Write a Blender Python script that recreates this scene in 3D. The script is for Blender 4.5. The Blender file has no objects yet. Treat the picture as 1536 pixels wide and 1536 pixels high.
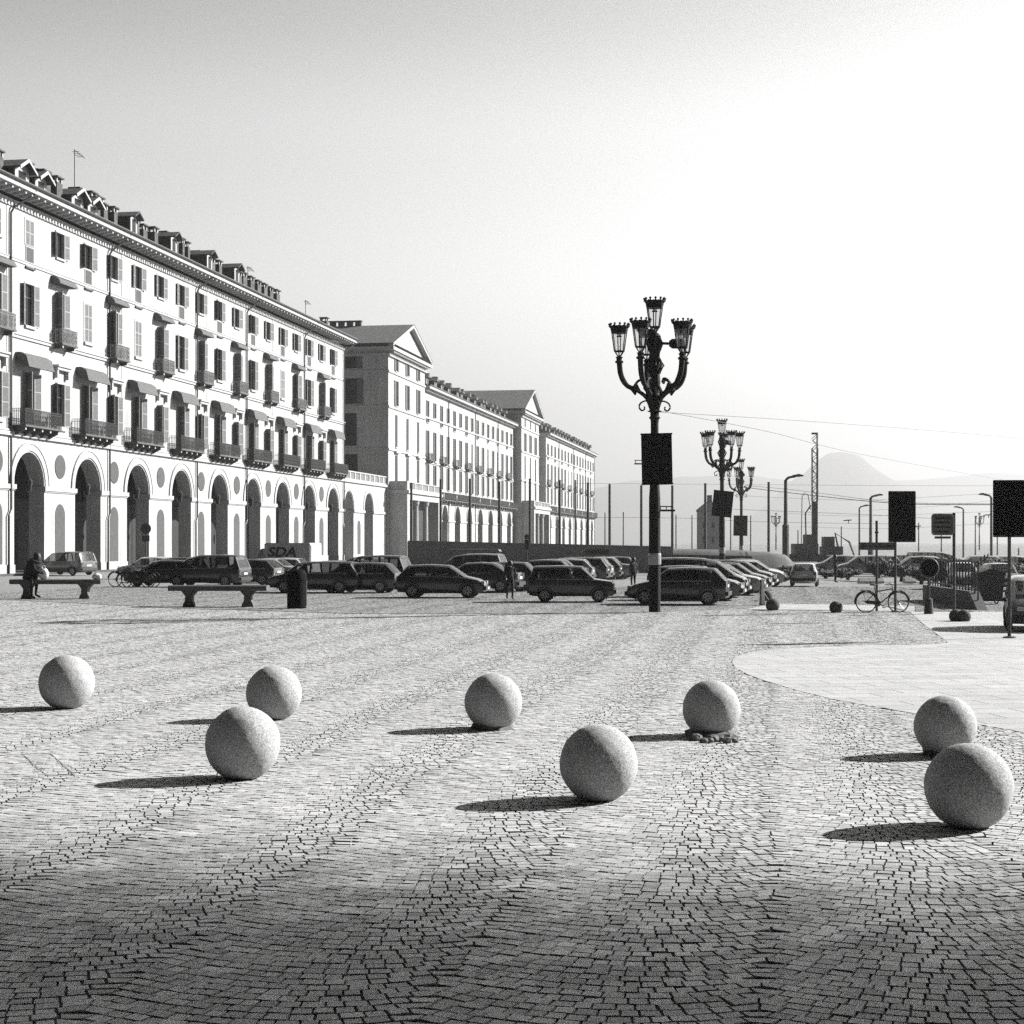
import bpy, bmesh, math, random
import numpy as np
from mathutils import Vector, Matrix
R = random.Random(7)
rad = math.radians

# ------------------------------------------------------------------ camera, sky, sun, exposure
SC = bpy.context.scene
COL = SC.collection
F = 2450.0; CX = 768.0; HY = 813.0; CAMH = 2.4        # focal length and horizon in photograph pixels
cam_d = bpy.data.cameras.new("camera"); cam = bpy.data.objects.new("camera", cam_d); COL.objects.link(cam)
cam_d.sensor_width = 36; cam_d.lens = 36 * F / 1536; cam_d.shift_y = (HY - 768) / 1536
cam_d.clip_start = 0.1; cam_d.clip_end = 30000
cam.location = (0, 0, CAMH); cam.rotation_euler = (rad(90), 0, 0)
SC.camera = cam

SUN_EL = 28.0; SUN_AZ = 22.0          # degrees above the horizon; degrees beyond straight right, away from the viewer
sx, sy, sz = math.cos(rad(SUN_EL)) * math.cos(rad(SUN_AZ)), math.cos(rad(SUN_EL)) * math.sin(rad(SUN_AZ)), math.sin(rad(SUN_EL))
sun_d = bpy.data.lights.new("sun", 'SUN'); sun_d.energy = 5.0; sun_d.angle = rad(0.5); sun_d.color = (1.0, 0.995, 0.985)
sun = bpy.data.objects.new("sun", sun_d); COL.objects.link(sun)
sun.rotation_euler = Vector((-sx, -sy, -sz)).to_track_quat('-Z', 'Y').to_euler(); sun.location = (30, 10, 40)

W = bpy.data.worlds.new("World"); SC.world = W; W.use_nodes = True
wn = W.node_tree; wn.nodes.clear()
sky = wn.nodes.new('ShaderNodeTexSky'); sky.sky_type = 'NISHITA'; sky.sun_disc = False
sky.sun_elevation = rad(SUN_EL); sky.sun_rotation = rad(90 - SUN_AZ)
sky.air_density = 1.0; sky.dust_density = 1.0; sky.ozone_density = 1.0
bw = wn.nodes.new('ShaderNodeRGBToBW'); bg = wn.nodes.new('ShaderNodeBackground'); bg.inputs[1].default_value = 0.075
wo = wn.nodes.new('ShaderNodeOutputWorld')
# hazy autumn sky: luminous near the horizon and towards the sun, deep overhead and behind the viewer
tc = wn.nodes.new('ShaderNodeTexCoord'); sep = wn.nodes.new('ShaderNodeSeparateXYZ'); wn.links.new(tc.outputs['Generated'], sep.inputs[0])
el = wn.nodes.new('ShaderNodeValToRGB'); el.color_ramp.interpolation = 'EASE'
SKY_EL = [(0.0,1.0),(.14,1.0),(.235,.76),(.325,.30),(.365,.10),(.43,.035),(1.0,.012)]
while len(el.color_ramp.elements) < len(SKY_EL): el.color_ramp.elements.new(.5)
for e_, (p_, v_) in zip(el.color_ramp.elements, SKY_EL): e_.position = p_; e_.color = (v_,v_,v_,1)
wn.links.new(sep.outputs['Z'], el.inputs[0])
dt = wn.nodes.new('ShaderNodeVectorMath'); dt.operation = 'DOT_PRODUCT'; dt.inputs[1].default_value = (.07, .9975, 0)
wn.links.new(tc.outputs['Generated'], dt.inputs[0])
hf = wn.nodes.new('ShaderNodeMath'); hf.operation = 'MULTIPLY_ADD'; hf.inputs[1].default_value = .5; hf.inputs[2].default_value = .5
wn.links.new(dt.outputs['Value'], hf.inputs[0])
az = wn.nodes.new('ShaderNodeValToRGB')
SKY_AZ = [(0.0,.02),(.55,.025),(.80,.05),(.885,.22),(.928,.92),(.965,1.0),(.990,1.0)]
while len(az.color_ramp.elements) < len(SKY_AZ): az.color_ramp.elements.new(.5)
for e_, (p_, v_) in zip(az.color_ramp.elements, SKY_AZ): e_.position = p_; e_.color = (v_,v_,v_,1)
wn.links.new(hf.outputs[0], az.inputs[0])
m1 = wn.nodes.new('ShaderNodeMath'); m1.operation = 'MULTIPLY'; m2 = wn.nodes.new('ShaderNodeMath'); m2.operation = 'MULTIPLY'
wn.links.new(el.outputs[0], m1.inputs[0]); wn.links.new(az.outputs[0], m1.inputs[1])
wn.links.new(sky.outputs[0], bw.inputs[0]); wn.links.new(bw.outputs[0], m2.inputs[0]); wn.links.new(m1.outputs[0], m2.inputs[1])
wn.links.new(m2.outputs[0], bg.inputs[0]); wn.links.new(bg.outputs[0], wo.inputs[0])
SC.view_settings.view_transform = 'Standard'; SC.view_settings.look = 'None'
SC.view_settings.exposure = 2.1; SC.view_settings.gamma = 1.0
SC.cycles.max_bounces = 6; SC.cycles.diffuse_bounces = 3; SC.cycles.volume_bounces = 0
SC.cycles.transparent_max_bounces = 16; SC.cycles.use_denoising = False

def G(px, py, h=0.0):
    """ground point that the photograph shows at pixel px, py"""
    y = (CAMH - h) * F / (py - HY)
    return ((px - CX) / F * y, y)
def PX(px, y): return (px - CX) / F * y
def PZ(py, y): return CAMH + (HY - py) / F * y

# ------------------------------------------------------------------ materials (black and white, as the photograph)
def mat(name, v, rough=0.8, var=0.12, scale=3.0, bump=0.0, bscale=40.0, metal=0.0, spec=0.4, coat=0.0, detail=6):
    v *= .7                                        # real-world albedos, exposed for the shade
    m = bpy.data.materials.new(name); m.use_nodes = True
    n = m.node_tree; b = n.nodes['Principled BSDF']
    b.inputs['Roughness'].default_value = rough; b.inputs['Metallic'].default_value = metal
    b.inputs['Specular IOR Level'].default_value = spec
    if coat: b.inputs['Coat Weight'].default_value = coat; b.inputs['Coat Roughness'].default_value = 0.08
    tc = n.nodes.new('ShaderNodeTexCoord')
    if var:
        t = n.nodes.new('ShaderNodeTexNoise'); t.inputs['Scale'].default_value = scale; t.inputs['Detail'].default_value = detail
        r = n.nodes.new('ShaderNodeValToRGB')
        a, c = max(0, v * (1 - var)), min(1, v * (1 + var))
        r.color_ramp.elements[0].position = 0.3; r.color_ramp.elements[1].position = 0.7
        r.color_ramp.elements[0].color = (a, a, a, 1); r.color_ramp.elements[1].color = (c, c, c, 1)
        n.links.new(tc.outputs['Object'], t.inputs['Vector']); n.links.new(t.outputs['Fac'], r.inputs[0])
        n.links.new(r.outputs[0], b.inputs['Base Color'])
    else:
        b.inputs['Base Color'].default_value = (v, v, v, 1)
    if bump:
        t2 = n.nodes.new('ShaderNodeTexNoise'); t2.inputs['Scale'].default_value = bscale; t2.inputs['Detail'].default_value = 8
        bp = n.nodes.new('ShaderNodeBump'); bp.inputs['Strength'].default_value = bump; bp.inputs['Distance'].default_value = 0.004
        n.links.new(tc.outputs['Object'], t2.inputs['Vector']); n.links.new(t2.outputs['Fac'], bp.inputs['Height'])
        n.links.new(bp.outputs[0], b.inputs['Normal'])
    return m
M = {}
M['stucco'] = mat('stucco', .46, .95, .13, .35, .25, 30, spec=.15)
M['trim'] = mat('stone_trim', .44, .9, .06, 1.5, spec=.15)
def streaks(m, lo=.80, hi=1.06):
    n = m.node_tree; b = n.nodes['Principled BSDF']; src = b.inputs['Base Color'].links[0].from_socket
    tc = n.nodes.new('ShaderNodeTexCoord'); mp = n.nodes.new('ShaderNodeMapping'); mp.inputs['Scale'].default_value = (1.6, 1.6, .14)
    t = n.nodes.new('ShaderNodeTexNoise'); t.inputs['Scale'].default_value = .9; t.inputs['Detail'].default_value = 7; t.inputs['Roughness'].default_value = .65
    r = n.nodes.new('ShaderNodeMapRange'); r.inputs[1].default_value = .32; r.inputs[2].default_value = .58; r.inputs[3].default_value = lo; r.inputs[4].default_value = hi
    x = n.nodes.new('ShaderNodeMix'); x.data_type = 'RGBA'; x.blend_type = 'MULTIPLY'; x.inputs[0].default_value = 1
    n.links.new(tc.outputs['Object'], mp.inputs[0]); n.links.new(mp.outputs[0], t.inputs['Vector']); n.links.new(t.outputs['Fac'], r.inputs[0])
    n.links.new(src, x.inputs[6]); n.links.new(r.outputs[0], x.inputs[7]); n.links.new(x.outputs[2], b.inputs['Base Color'])
streaks(M['stucco'])
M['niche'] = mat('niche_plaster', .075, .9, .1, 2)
M['arcade'] = mat('arcade_plaster', .07, .9, .15, .8)  # dark colour stands in for the shade inside the portico
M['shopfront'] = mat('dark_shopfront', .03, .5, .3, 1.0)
M['roof'] = mat('roof_tiles', .07, .85, .5, 2.5, .6, 18)
M['roof_far'] = mat('slate_roof', .10, .85, .3, 1.5, .4, 10)
M['shutter'] = mat('louvred_shutter', .10, .7, .2, 4)
M['casement'] = mat('casement_frame', .05, .6, .1, 4)
M['shutter_frame'] = mat('shutter_frame', .30, .6, .1, 4)
M['pane'] = mat('window_pane', .008, .3, .4, 1, spec=.12)
M['curtain'] = mat('window_curtain', .35, .8, .2, 2)
M['iron'] = mat('wrought_iron', .018, .5, .3, 6)
M['rail'] = mat('painted_railing', .15, .55, .25, 6)
M['pipe'] = mat('copper_downpipe', .03, .5, .2, 4)
M['awning'] = mat('awning_canvas', .11, .9, .2, 6)
M['lamp'] = mat('cast_iron', .005, .7, .3, 5, .2, 30, spec=.15)
M['lampglass'] = mat('lantern_glass', .7, .3, .1, 3)
M['lampglass'].node_tree.nodes['Principled BSDF'].inputs['Alpha'].default_value = .2
M['board'] = mat('board_back', .004, .85, .3, 3, spec=.08)
M['steel'] = mat('galvanised_steel', .35, .45, .2, 5, metal=.6)
M['granite'] = mat('granite', .44, .95, .48, 60, .5, 45, spec=.15)
M['bench'] = mat('bench_stone', .10, .85, .3, 20, .4, 40)
M['dark_granite'] = mat('dark_granite', .07, .9, .3, 30, .3, 40)
M['mortar'] = mat('mortar_bed', .16, .95, .4, 12, .8, 30)
M['tyre'] = mat('tyre_rubber', .012, .8, .2, 8)
M['rim'] = mat('alloy_rim', .38, .35, .15, 5, metal=.5)
M['glass'] = mat('car_glass', .010, .04, 0, spec=1.0)
M['glass'].node_tree.nodes['Principled BSDF'].inputs['Alpha'].default_value = .6
M['lens'] = mat('lamp_lens', .45, .2, .1, 6)
M['plate'] = mat('number_plate', .7, .5, .05, 3)
M['dkplastic'] = mat('dark_plastic', .02, .6, .2, 6)
M['hoard'] = mat('hoarding_panel', .20, .8, .12, .8)
M['hoard_dark'] = mat('hoarding_dark_panel', .10, .85, .2, 1.0)
M['pole'] = mat('tram_pole', .05, .7, .2, 1.5)
M['asphalt'] = mat('asphalt', .27, .95, .3, 6, .5, 60, spec=.12)
M['leaf'] = mat('foliage', .07, .8, .5, 1.2)
M['bark'] = mat('bark', .08, .9, .3, 4)
M['skin'] = mat('skin', .35, .6, .05, 8)
M['cloth_dark'] = mat('dark_cloth', .012, .9, .3, 8)
M['cloth_mid'] = mat('grey_cloth', .12, .9, .2, 8)
M['hair'] = mat('hair', .01, .6, .3, 20)
M['white'] = mat('white_cloth', .75, .8, .1, 6)
M['hill'] = mat('wooded_hill', .07, .95, .5, .02)
M['concrete'] = mat('concrete', .5, .9, .2, 3)
M['sign_dark'] = mat('sign_back', .05, .5, .2, 4)
M['sign_face'] = mat('sign_face', .10, .5, .15, 4)
M['black'] = mat('black_paint', .004, .5, 0)
_paint = {}
def paint(v):
    v = max(v, .02)
    if v not in _paint: _paint[v] = mat('car_paint', v, .25, .08, 2, coat=.6)
    return _paint[v]

# paving materials
def cob_mat():
    m = bpy.data.materials.new('cobblestone'); m.use_nodes = True; n = m.node_tree; b = n.nodes['Principled BSDF']
    b.inputs['Roughness'].default_value = .85; b.inputs['Specular IOR Level'].default_value = .12
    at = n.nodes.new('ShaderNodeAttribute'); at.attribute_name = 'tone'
    tc = n.nodes.new('ShaderNodeTexCoord')
    t = n.nodes.new('ShaderNodeTexNoise'); t.inputs['Scale'].default_value = 90; t.inputs['Detail'].default_value = 4
    t3 = n.nodes.new('ShaderNodeTexNoise'); t3.inputs['Scale'].default_value = .35; t3.inputs['Detail'].default_value = 5
    mr = n.nodes.new('ShaderNodeMapRange'); mr.inputs[1].default_value = .3; mr.inputs[2].default_value = .7; mr.inputs[3].default_value = .72; mr.inputs[4].default_value = 1.28
    mr3 = n.nodes.new('ShaderNodeMapRange'); mr3.inputs[1].default_value = .3; mr3.inputs[2].default_value = .7; mr3.inputs[3].default_value = .93; mr3.inputs[4].default_value = 1.06
    mu = n.nodes.new('ShaderNodeMath'); mu.operation = 'MULTIPLY'; mu2 = n.nodes.new('ShaderNodeMath'); mu2.operation = 'MULTIPLY'
    n.links.new(tc.outputs['Object'], t.inputs['Vector']); n.links.new(tc.outputs['Object'], t3.inputs['Vector'])
    n.links.new(t.outputs['Fac'], mr.inputs[0]); n.links.new(t3.outputs['Fac'], mr3.inputs[0])
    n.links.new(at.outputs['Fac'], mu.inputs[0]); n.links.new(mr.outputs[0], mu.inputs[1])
    n.links.new(mu.outputs[0], mu2.inputs[0]); n.links.new(mr3.outputs[0], mu2.inputs[1])
    n.links.new(mu2.outputs[0], b.inputs['Base Color'])
    bp = n.nodes.new('ShaderNodeBump'); bp.inputs['Strength'].default_value = .5; bp.inputs['Distance'].default_value = .0025
    n.links.new(t.outputs['Fac'], bp.inputs['Height']); n.links.new(bp.outputs[0], b.inputs['Normal'])
    return m
M['cobble'] = cob_mat()
def slab_mat():
    m = bpy.data.materials.new('pale_stone_slabs'); m.use_nodes = True; n = m.node_tree; b = n.nodes['Principled BSDF']
    b.inputs['Roughness'].default_value = .8; b.inputs['Specular IOR Level'].default_value = .15
    tc = n.nodes.new('ShaderNodeTexCoord'); mp = n.nodes.new('ShaderNodeMapping'); mp.inputs['Rotation'].default_value = (0, 0, rad(-8))
    br = n.nodes.new('ShaderNodeTexBrick'); br.inputs['Scale'].default_value = 1.0
    br.inputs['Brick Width'].default_value = 1.15; br.inputs['Row Height'].default_value = .62; br.inputs['Mortar Size'].default_value = .012
    br.inputs['Color1'].default_value = (.32, .32, .32, 1); br.inputs['Color2'].default_value = (.37, .37, .37, 1); br.inputs['Mortar'].default_value = (.10, .10, .10, 1)
    t = n.nodes.new('ShaderNodeTexNoise'); t.inputs['Scale'].default_value = 1.3; t.inputs['Detail'].default_value = 7
    mr = n.nodes.new('ShaderNodeMapRange'); mr.inputs[1].default_value = .3; mr.inputs[2].default_value = .7; mr.inputs[3].default_value = .88; mr.inputs[4].default_value = 1.08
    mx = n.nodes.new('ShaderNodeMix'); mx.data_type = 'RGBA'; mx.blend_type = 'MULTIPLY'; mx.inputs[0].default_value = 1
    n.links.new(tc.outputs['Object'], mp.inputs[0]); n.links.new(mp.outputs[0], br.inputs['Vector'])
    n.links.new(tc.outputs['Object'], t.inputs['Vector']); n.links.new(t.outputs['Fac'], mr.inputs[0])
    n.links.new(br.outputs['Color'], mx.inputs[6]); n.links.new(mr.outputs[0], mx.inputs[7]); n.links.new(mx.outputs[2], b.inputs['Base Color'])
    return m
M['slab'] = slab_mat()

# ------------------------------------------------------------------ mesh helpers
class MB:
    def __init__(s): s.v = []; s.f = []; s.mi = []; s.cur = 0
    def add(s, vs, fs):
        o = len(s.v); s.v += [tuple(p) for p in vs]
        for f in fs: s.f.append(tuple(i + o for i in f)); s.mi.append(s.cur)
        return s
    def m(s, i): s.cur = i; return s
    def box(s, x0, x1, y0, y1, z0, z1):
        return s.add([(x0,y0,z0),(x1,y0,z0),(x1,y1,z0),(x0,y1,z0),(x0,y0,z1),(x1,y0,z1),(x1,y1,z1),(x0,y1,z1)],
                     [(0,3,2,1),(4,5,6,7),(0,1,5,4),(1,2,6,5),(2,3,7,6),(3,0,4,7)])
    def quad(s, a, b, c, d): return s.add([a, b, c, d], [(0,1,2,3)])
    def tube(s, pts, rs, n=8, cap=True, flat=1.0):
        pts = [Vector(p) for p in pts]; k = len(pts)
        if not hasattr(rs, '__len__'): rs = [rs] * k
        o = len(s.v); up = None
        for i, p in enumerate(pts):
            d = (pts[min(i+1,k-1)] - pts[max(i-1,0)]).normalized()
            if up is None: up = Vector((0,0,1)) if abs(d.z) < .9 else Vector((1,0,0))
            a = d.cross(up); a = a.normalized() if a.length > 1e-6 else Vector((1,0,0)); b = d.cross(a).normalized(); up = -b if False else up
            for j in range(n):
                t = 2*math.pi*j/n; q = p + a*math.cos(t)*rs[i] + b*math.sin(t)*rs[i]*flat; s.v.append(tuple(q))
        for i in range(k-1):
            for j in range(n):
                s.f.append((o+i*n+j, o+i*n+(j+1)%n, o+(i+1)*n+(j+1)%n, o+(i+1)*n+j)); s.mi.append(s.cur)
        if cap:
            s.f.append(tuple(o+j for j in range(n))[::-1]); s.mi.append(s.cur)
            s.f.append(tuple(o+(k-1)*n+j for j in range(n))); s.mi.append(s.cur)
        return s
    def lathe(s, prof, c=(0,0,0), n=16, cap=True):
        o = len(s.v); k = len(prof)
        for r, z in prof:
            for j in range(n):
                t = 2*math.pi*j/n; s.v.append((c[0]+r*math.cos(t), c[1]+r*math.sin(t), c[2]+z))
        for i in range(k-1):
            for j in range(n):
                s.f.append((o+i*n+j, o+i*n+(j+1)%n, o+(i+1)*n+(j+1)%n, o+(i+1)*n+j)); s.mi.append(s.cur)
        if cap:
            s.f.append(tuple(o+j for j in range(n))[::-1]); s.mi.append(s.cur)
            s.f.append(tuple(o+(k-1)*n+j for j in range(n))); s.mi.append(s.cur)
        return s
    def prism(s, poly, axis, a, b):
        """polygon of 2D points extruded along axis ('x','y','z') from a to b"""
        def P(p, t): return {'x': (t,p[0],p[1]), 'y': (p[0],t,p[1]), 'z': (p[0],p[1],t)}[axis]
        n = len(poly)
        return s.add([P(p,a) for p in poly] + [P(p,b) for p in poly],
                     [tuple(range(n))[::-1], tuple(range(n,2*n))] + [(i,(i+1)%n,n+(i+1)%n,n+i) for i in range(n)])
    def disc(s, c, r, n=20, axis='y', a=0, b=.02):
        return s.prism([(c[0]+r*math.cos(2*math.pi*j/n), c[1]+r*math.sin(2*math.pi*j/n)) for j in range(n)], axis, a, b)
    def ring(s, c, r, tr, n=28, m=6, axis='y'):
        o = len(s.v)
        for i in range(n):
            t = 2*math.pi*i/n
            for j in range(m):
                u = 2*math.pi*j/m; rr = r + tr*math.cos(u); h = tr*math.sin(u)
                if axis == 'y': s.v.append((c[0]+rr*math.cos(t), c[1]+h, c[2]+rr*math.sin(t)))
                elif axis == 'z': s.v.append((c[0]+rr*math.cos(t), c[1]+rr*math.sin(t), c[2]+h))
                else: s.v.append((c[0]+h, c[1]+rr*math.cos(t), c[2]+rr*math.sin(t)))
        for i in range(n):
            for j in range(m):
                s.f.append((o+i*m+j, o+i*m+(j+1)%m, o+((i+1)%n)*m+(j+1)%m, o+((i+1)%n)*m+j)); s.mi.append(s.cur)
        return s
    def build(s, name, mats, parent=None, smooth=None, recalc=True, loc=None):
        me = bpy.data.meshes.new(name); me.from_pydata(s.v, [], s.f)
        if not isinstance(mats, (list, tuple)): mats = [mats]
        for m in mats: me.materials.append(m)
        if len(mats) > 1: me.polygons.foreach_set('material_index', s.mi)
        if recalc:
            bm = bmesh.new(); bm.from_mesh(me); bmesh.ops.recalc_face_normals(bm, faces=bm.faces); bm.to_mesh(me); bm.free()
        if smooth is not None:
            me.polygons.foreach_set('use_smooth', [True]*len(me.polygons)); me.set_sharp_from_angle(angle=rad(smooth))
        me.update()
        o = bpy.data.objects.new(name, me); COL.objects.link(o)
        if parent is not None: o.parent = parent
        if loc is not None: o.location = loc
        return o
def tag(o, label=None, cat=None, group=None, kind=None):
    if label: o['label'] = label
    if cat: o['category'] = cat
    if group: o['group'] = group
    if kind: o['kind'] = kind
    return o
def thing(name, label, cat, loc=(0,0,0), rz=0.0, group=None, scale=1.0):
    o = bpy.data.objects.new(name, None); o.empty_display_size = .3; COL.objects.link(o)
    o.location = (loc[0], loc[1], loc[2] if len(loc) > 2 else 0); o.rotation_euler = (0,0,rz); o.scale = (scale,)*3
    return tag(o, label, cat, group)
def child_copy(o, parent, loc=None, rz=None):
    c = o.copy(); COL.objects.link(c); c.parent = parent
    if loc is not None: c.location = loc
    if rz is not None: c.rotation_euler = (0,0,rz)
    for g in list(o.children): child_copy(g, c)
    return c
def dup(root, loc, rz=0.0, label=None, group=None, scale=None):
    r = root.copy(); COL.objects.link(r); r.location = (loc[0], loc[1], loc[2] if len(loc) > 2 else 0); r.rotation_euler = (0,0,rz)
    if label: r['label'] = label
    if group: r['group'] = group
    if scale: r.scale = (scale,)*3
    for ch in list(root.children): child_copy(ch, r)
    return r

# ------------------------------------------------------------------ ground
MB().quad((-6000,-200,-.03),(6000,-200,-.03),(6000,12000,-.03),(-6000,12000,-.03)).build('ground', M['asphalt'])['kind'] = 'structure'
SLAB_PX = [(1098,994),(1104,1002),(1120,1011),(1150,1022),(1200,1037),(1260,1051),(1330,1063),(1400,1075),(1470,1087),(1536,1099),(1700,1128)]
SLAB_UP = [(2300,918),(1365,918),(1385,936),(1408,953),(1422,964),(1400,967),(1320,968),(1240,970),(1180,973),(1140,976),(1115,981),(1100,988)]
slab_poly = [G(*p) for p in SLAB_PX] + [(30, 18)] + [G(*p) for p in SLAB_UP]
def inside(poly, x, y):
    x = np.asarray(x); y = np.asarray(y); r = np.zeros(x.shape, bool); n = len(poly); j = n-1
    for i in range(n):
        xi, yi = poly[i]; xj, yj = poly[j]
        if yi != yj:
            c = ((yi > y) != (yj > y)) & (x < (xj-xi)*(y-yi)/(yj-yi)+xi); r ^= c
        j = i
    return r
def flat_poly(poly, z, name, m, kind='structure'):
    b = bmesh.new(); vs = [b.verts.new((p[0], p[1], z)) for p in poly]; f = b.faces.new(vs); bmesh.ops.triangulate(b, faces=[f])
    me = bpy.data.meshes.new(name); b.to_mesh(me); b.free(); me.materials.append(m)
    if me.polygons and me.polygons[0].normal.z < 0: me.flip_normals()
    o = bpy.data.objects.new(name, me); COL.objects.link(o); o['kind'] = kind; return o
flat_poly(slab_poly, .0035, 'slab_pavement', M['slab'])
# crosswise pale pavement strip behind the cobbles on the right
strip_poly = [G(1120,914), G(1372,918), G(1372,909), G(1160,906)]
flat_poly(strip_poly, .012, 'pale_pavement_strip', M['slab'])
# edge of the cobbled square
edge = [(-40, 82), G(0,899), G(270,913), G(420,917), G(540,921), G(940,921), G(1130,915), (16, 56.5), (45, 56.5)]
cob_poly = [(-40, 3), (45, 3)] + edge[::-1]
flat_poly(cob_poly, -.016, 'joint_sand', M['mortar'])
kerb = MB()
for a, b in zip(edge[:-2], edge[1:-1]):
    a, b = Vector(a), Vector(b); d = (b-a).normalized(); nrm = Vector((-d.y, d.x))*.14
    kerb.add([(a.x,a.y,-.05),(b.x,b.y,-.05),(b.x+nrm.x,b.y+nrm.y,-.05),(a.x+nrm.x,a.y+nrm.y,-.05),
              (a.x,a.y,.02),(b.x,b.y,.02),(b.x+nrm.x,b.y+nrm.y,.02),(a.x+nrm.x,a.y+nrm.y,.02)],
             [(0,3,2,1),(4,5,6,7),(0,1,5,4),(1,2,6,5),(2,3,7,6),(3,0,4,7)])
kerb.build('kerb_strip', M['slab'])['kind'] = 'structure'

def cobbles():
    rng = np.random.default_rng(3)
    Wc, p, A, ang = 1.72, .110, .24, rad(-9)
    ca, sa = math.cos(ang), math.sin(ang)
    k = np.arange(int(-12/p), int(96/p)); nmax = 680
    w = rng.uniform(.090, .138, (len(k), nmax)); e = np.cumsum(w, 1) - 36 + rng.uniform(-.1, .1, (len(k), 1))
    u0, u1 = e[:, :-1], e[:, 1:]
    def arc(u, v):
        uu = u + .05*np.sin(v*.9) + .02*np.sin(v*2.3+1)            # the arcs wander a little from row to row
        f = (uu/Wc) % 1.0; m = .56
        q = np.where(f < m, ((m-f)/m)**2, ((f-m)/(1-m))**2)
        return A*(q-1) + .02*np.sin(u*.37+v*.21)
    vk = (k*p)[:, None] + rng.normal(0, .002, (len(k), 1)) + np.zeros_like(u0)
    def theta(u): return np.arctan((arc(u+.04,vk)-arc(u-.04,vk))/.08)
    def corner(u):                                    # a joint square to its row: foot on this row's curve, head on the next
        t_ = theta(u); ut = u - p*np.sin(t_)*np.cos(t_)
        return np.stack([u, vk+arc(u,vk)], -1), np.stack([ut, vk+p+arc(ut,vk+p)], -1)
    f0, h0 = corner(u0); f1, h1 = corner(u1)
    c = np.stack([f0, f1, h1, h0], 2); cc = c.mean(2, keepdims=True); dv = c-cc
    sh = u0.shape
    gu = (1 - 2*rng.uniform(.0035,.0065,sh)/np.maximum(.05,np.linalg.norm(f1-f0,axis=-1)))[..., None, None]
    gv = (1 - 2*rng.uniform(.0035,.006,sh)/p)[..., None, None]
    ax = (f1-f0+h1-h0); ax /= np.linalg.norm(ax, axis=-1, keepdims=True); ax = ax[:, :, None, :]
    al = (dv*ax).sum(-1, keepdims=True)*ax
    c = cc + al*gu + (dv-al)*gv + rng.normal(0,.0016,c.shape)
    q = c.reshape(-1, 4, 2)
    x = q[..., 0]*ca - q[..., 1]*sa; y = q[..., 0]*sa + q[..., 1]*ca
    mx, my = x.mean(1), y.mean(1)
    vis = (my > 4.5) & (my < 88) & (np.abs(mx) < my*.355+3.5)
    vis &= ~(inside(slab_poly, x[:,0], y[:,0]) & inside(slab_poly, x[:,1], y[:,1]) & inside(slab_poly, x[:,2], y[:,2]) & inside(slab_poly, x[:,3], y[:,3])) & ~inside(strip_poly, mx, my)
    x, y, mx, my = x[vis], y[vis], mx[vis], my[vis]; N = len(x)
    h = rng.normal(0, .002, N); tx = rng.normal(0, .014, N); ty = rng.normal(0, .014, N)
    zt = h[:, None] - .012*inside(slab_poly, mx, my)[:, None] + (x-mx[:, None])*tx[:, None] + (y-my[:, None])*ty[:, None]
    s = .945
    V = np.zeros((N, 8, 3), np.float32)
    V[:, :4, 0] = x; V[:, :4, 1] = y; V[:, :4, 2] = zt - .008 - .012
    V[:, 4:, 0] = mx[:, None] + (x-mx[:, None])*s; V[:, 4:, 1] = my[:, None] + (y-my[:, None])*s; V[:, 4:, 2] = zt
    V[:, :4, 2] = zt - .011
    base = np.array([[4,5,6,7],[0,1,5,4],[1,2,6,5],[2,3,7,6],[3,0,4,7]], np.int32)
    Fa = (base[None] + (np.arange(N)*8)[:, None, None]).reshape(-1)
    me = bpy.data.meshes.new('cobblestones')
    me.vertices.add(N*8); me.vertices.foreach_set('co', V.reshape(-1))
    me.loops.add(len(Fa)); me.loops.foreach_set('vertex_index', Fa)
    nf = N*5; me.polygons.add(nf); me.polygons.foreach_set('loop_start', np.arange(nf, dtype=np.int32)*4)
    me.update(calc_edges=True); me.validate()
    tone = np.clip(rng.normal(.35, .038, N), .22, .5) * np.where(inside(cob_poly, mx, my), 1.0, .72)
    at = me.attributes.new('tone', 'FLOAT', 'FACE'); at.data.foreach_set('value', (np.repeat(tone, 5)*np.tile([1,.5,.5,.5,.5], N)).astype(np.float32))  # side faces darkened in colour to hold down sunlit bevels
    me.polygons.foreach_set('use_smooth', np.zeros(nf, bool))
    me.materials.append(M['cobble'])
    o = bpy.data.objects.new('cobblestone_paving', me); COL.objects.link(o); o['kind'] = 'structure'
cobbles()

# rectangular cover frames let into the cobbles
def cover_frame(label, corners):
    b = MB(); pts = [Vector(G(*c)) for c in corners]
    for i in range(len(pts)):
        a, c = pts[i], pts[(i+1) % len(pts)]
        d = (c-a).normalized(); nn = Vector((-d.y, d.x))*.004
        b.add([(a.x-nn.x,a.y-nn.y,.004),(c.x-nn.x,c.y-nn.y,.004),(c.x+nn.x,c.y+nn.y,.004),(a.x+nn.x,a.y+nn.y,.004),
               (a.x-nn.x,a.y-nn.y,.006),(c.x-nn.x,c.y-nn.y,.006),(c.x+nn.x,c.y+nn.y,.006),(a.x+nn.x,a.y+nn.y,.006)],
              [(4,5,6,7),(0,1,5,4),(1,2,6,5),(2,3,7,6),(3,0,4,7)])
    tag(b.build('cover_frame', M['mortar'], recalc=True), label, 'manhole cover', 'steel frames of paved manhole covers')
cover_frame('steel frame of paved manhole cover between the middle ball and left front ball', [(585,1171),(722,1168),(675,1149),(548,1150)])
cover_frame('steel frame of paved manhole cover at the far left of the cobbles', [(70,1164),(112,1163),(76,1131),(32,1130)])

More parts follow.
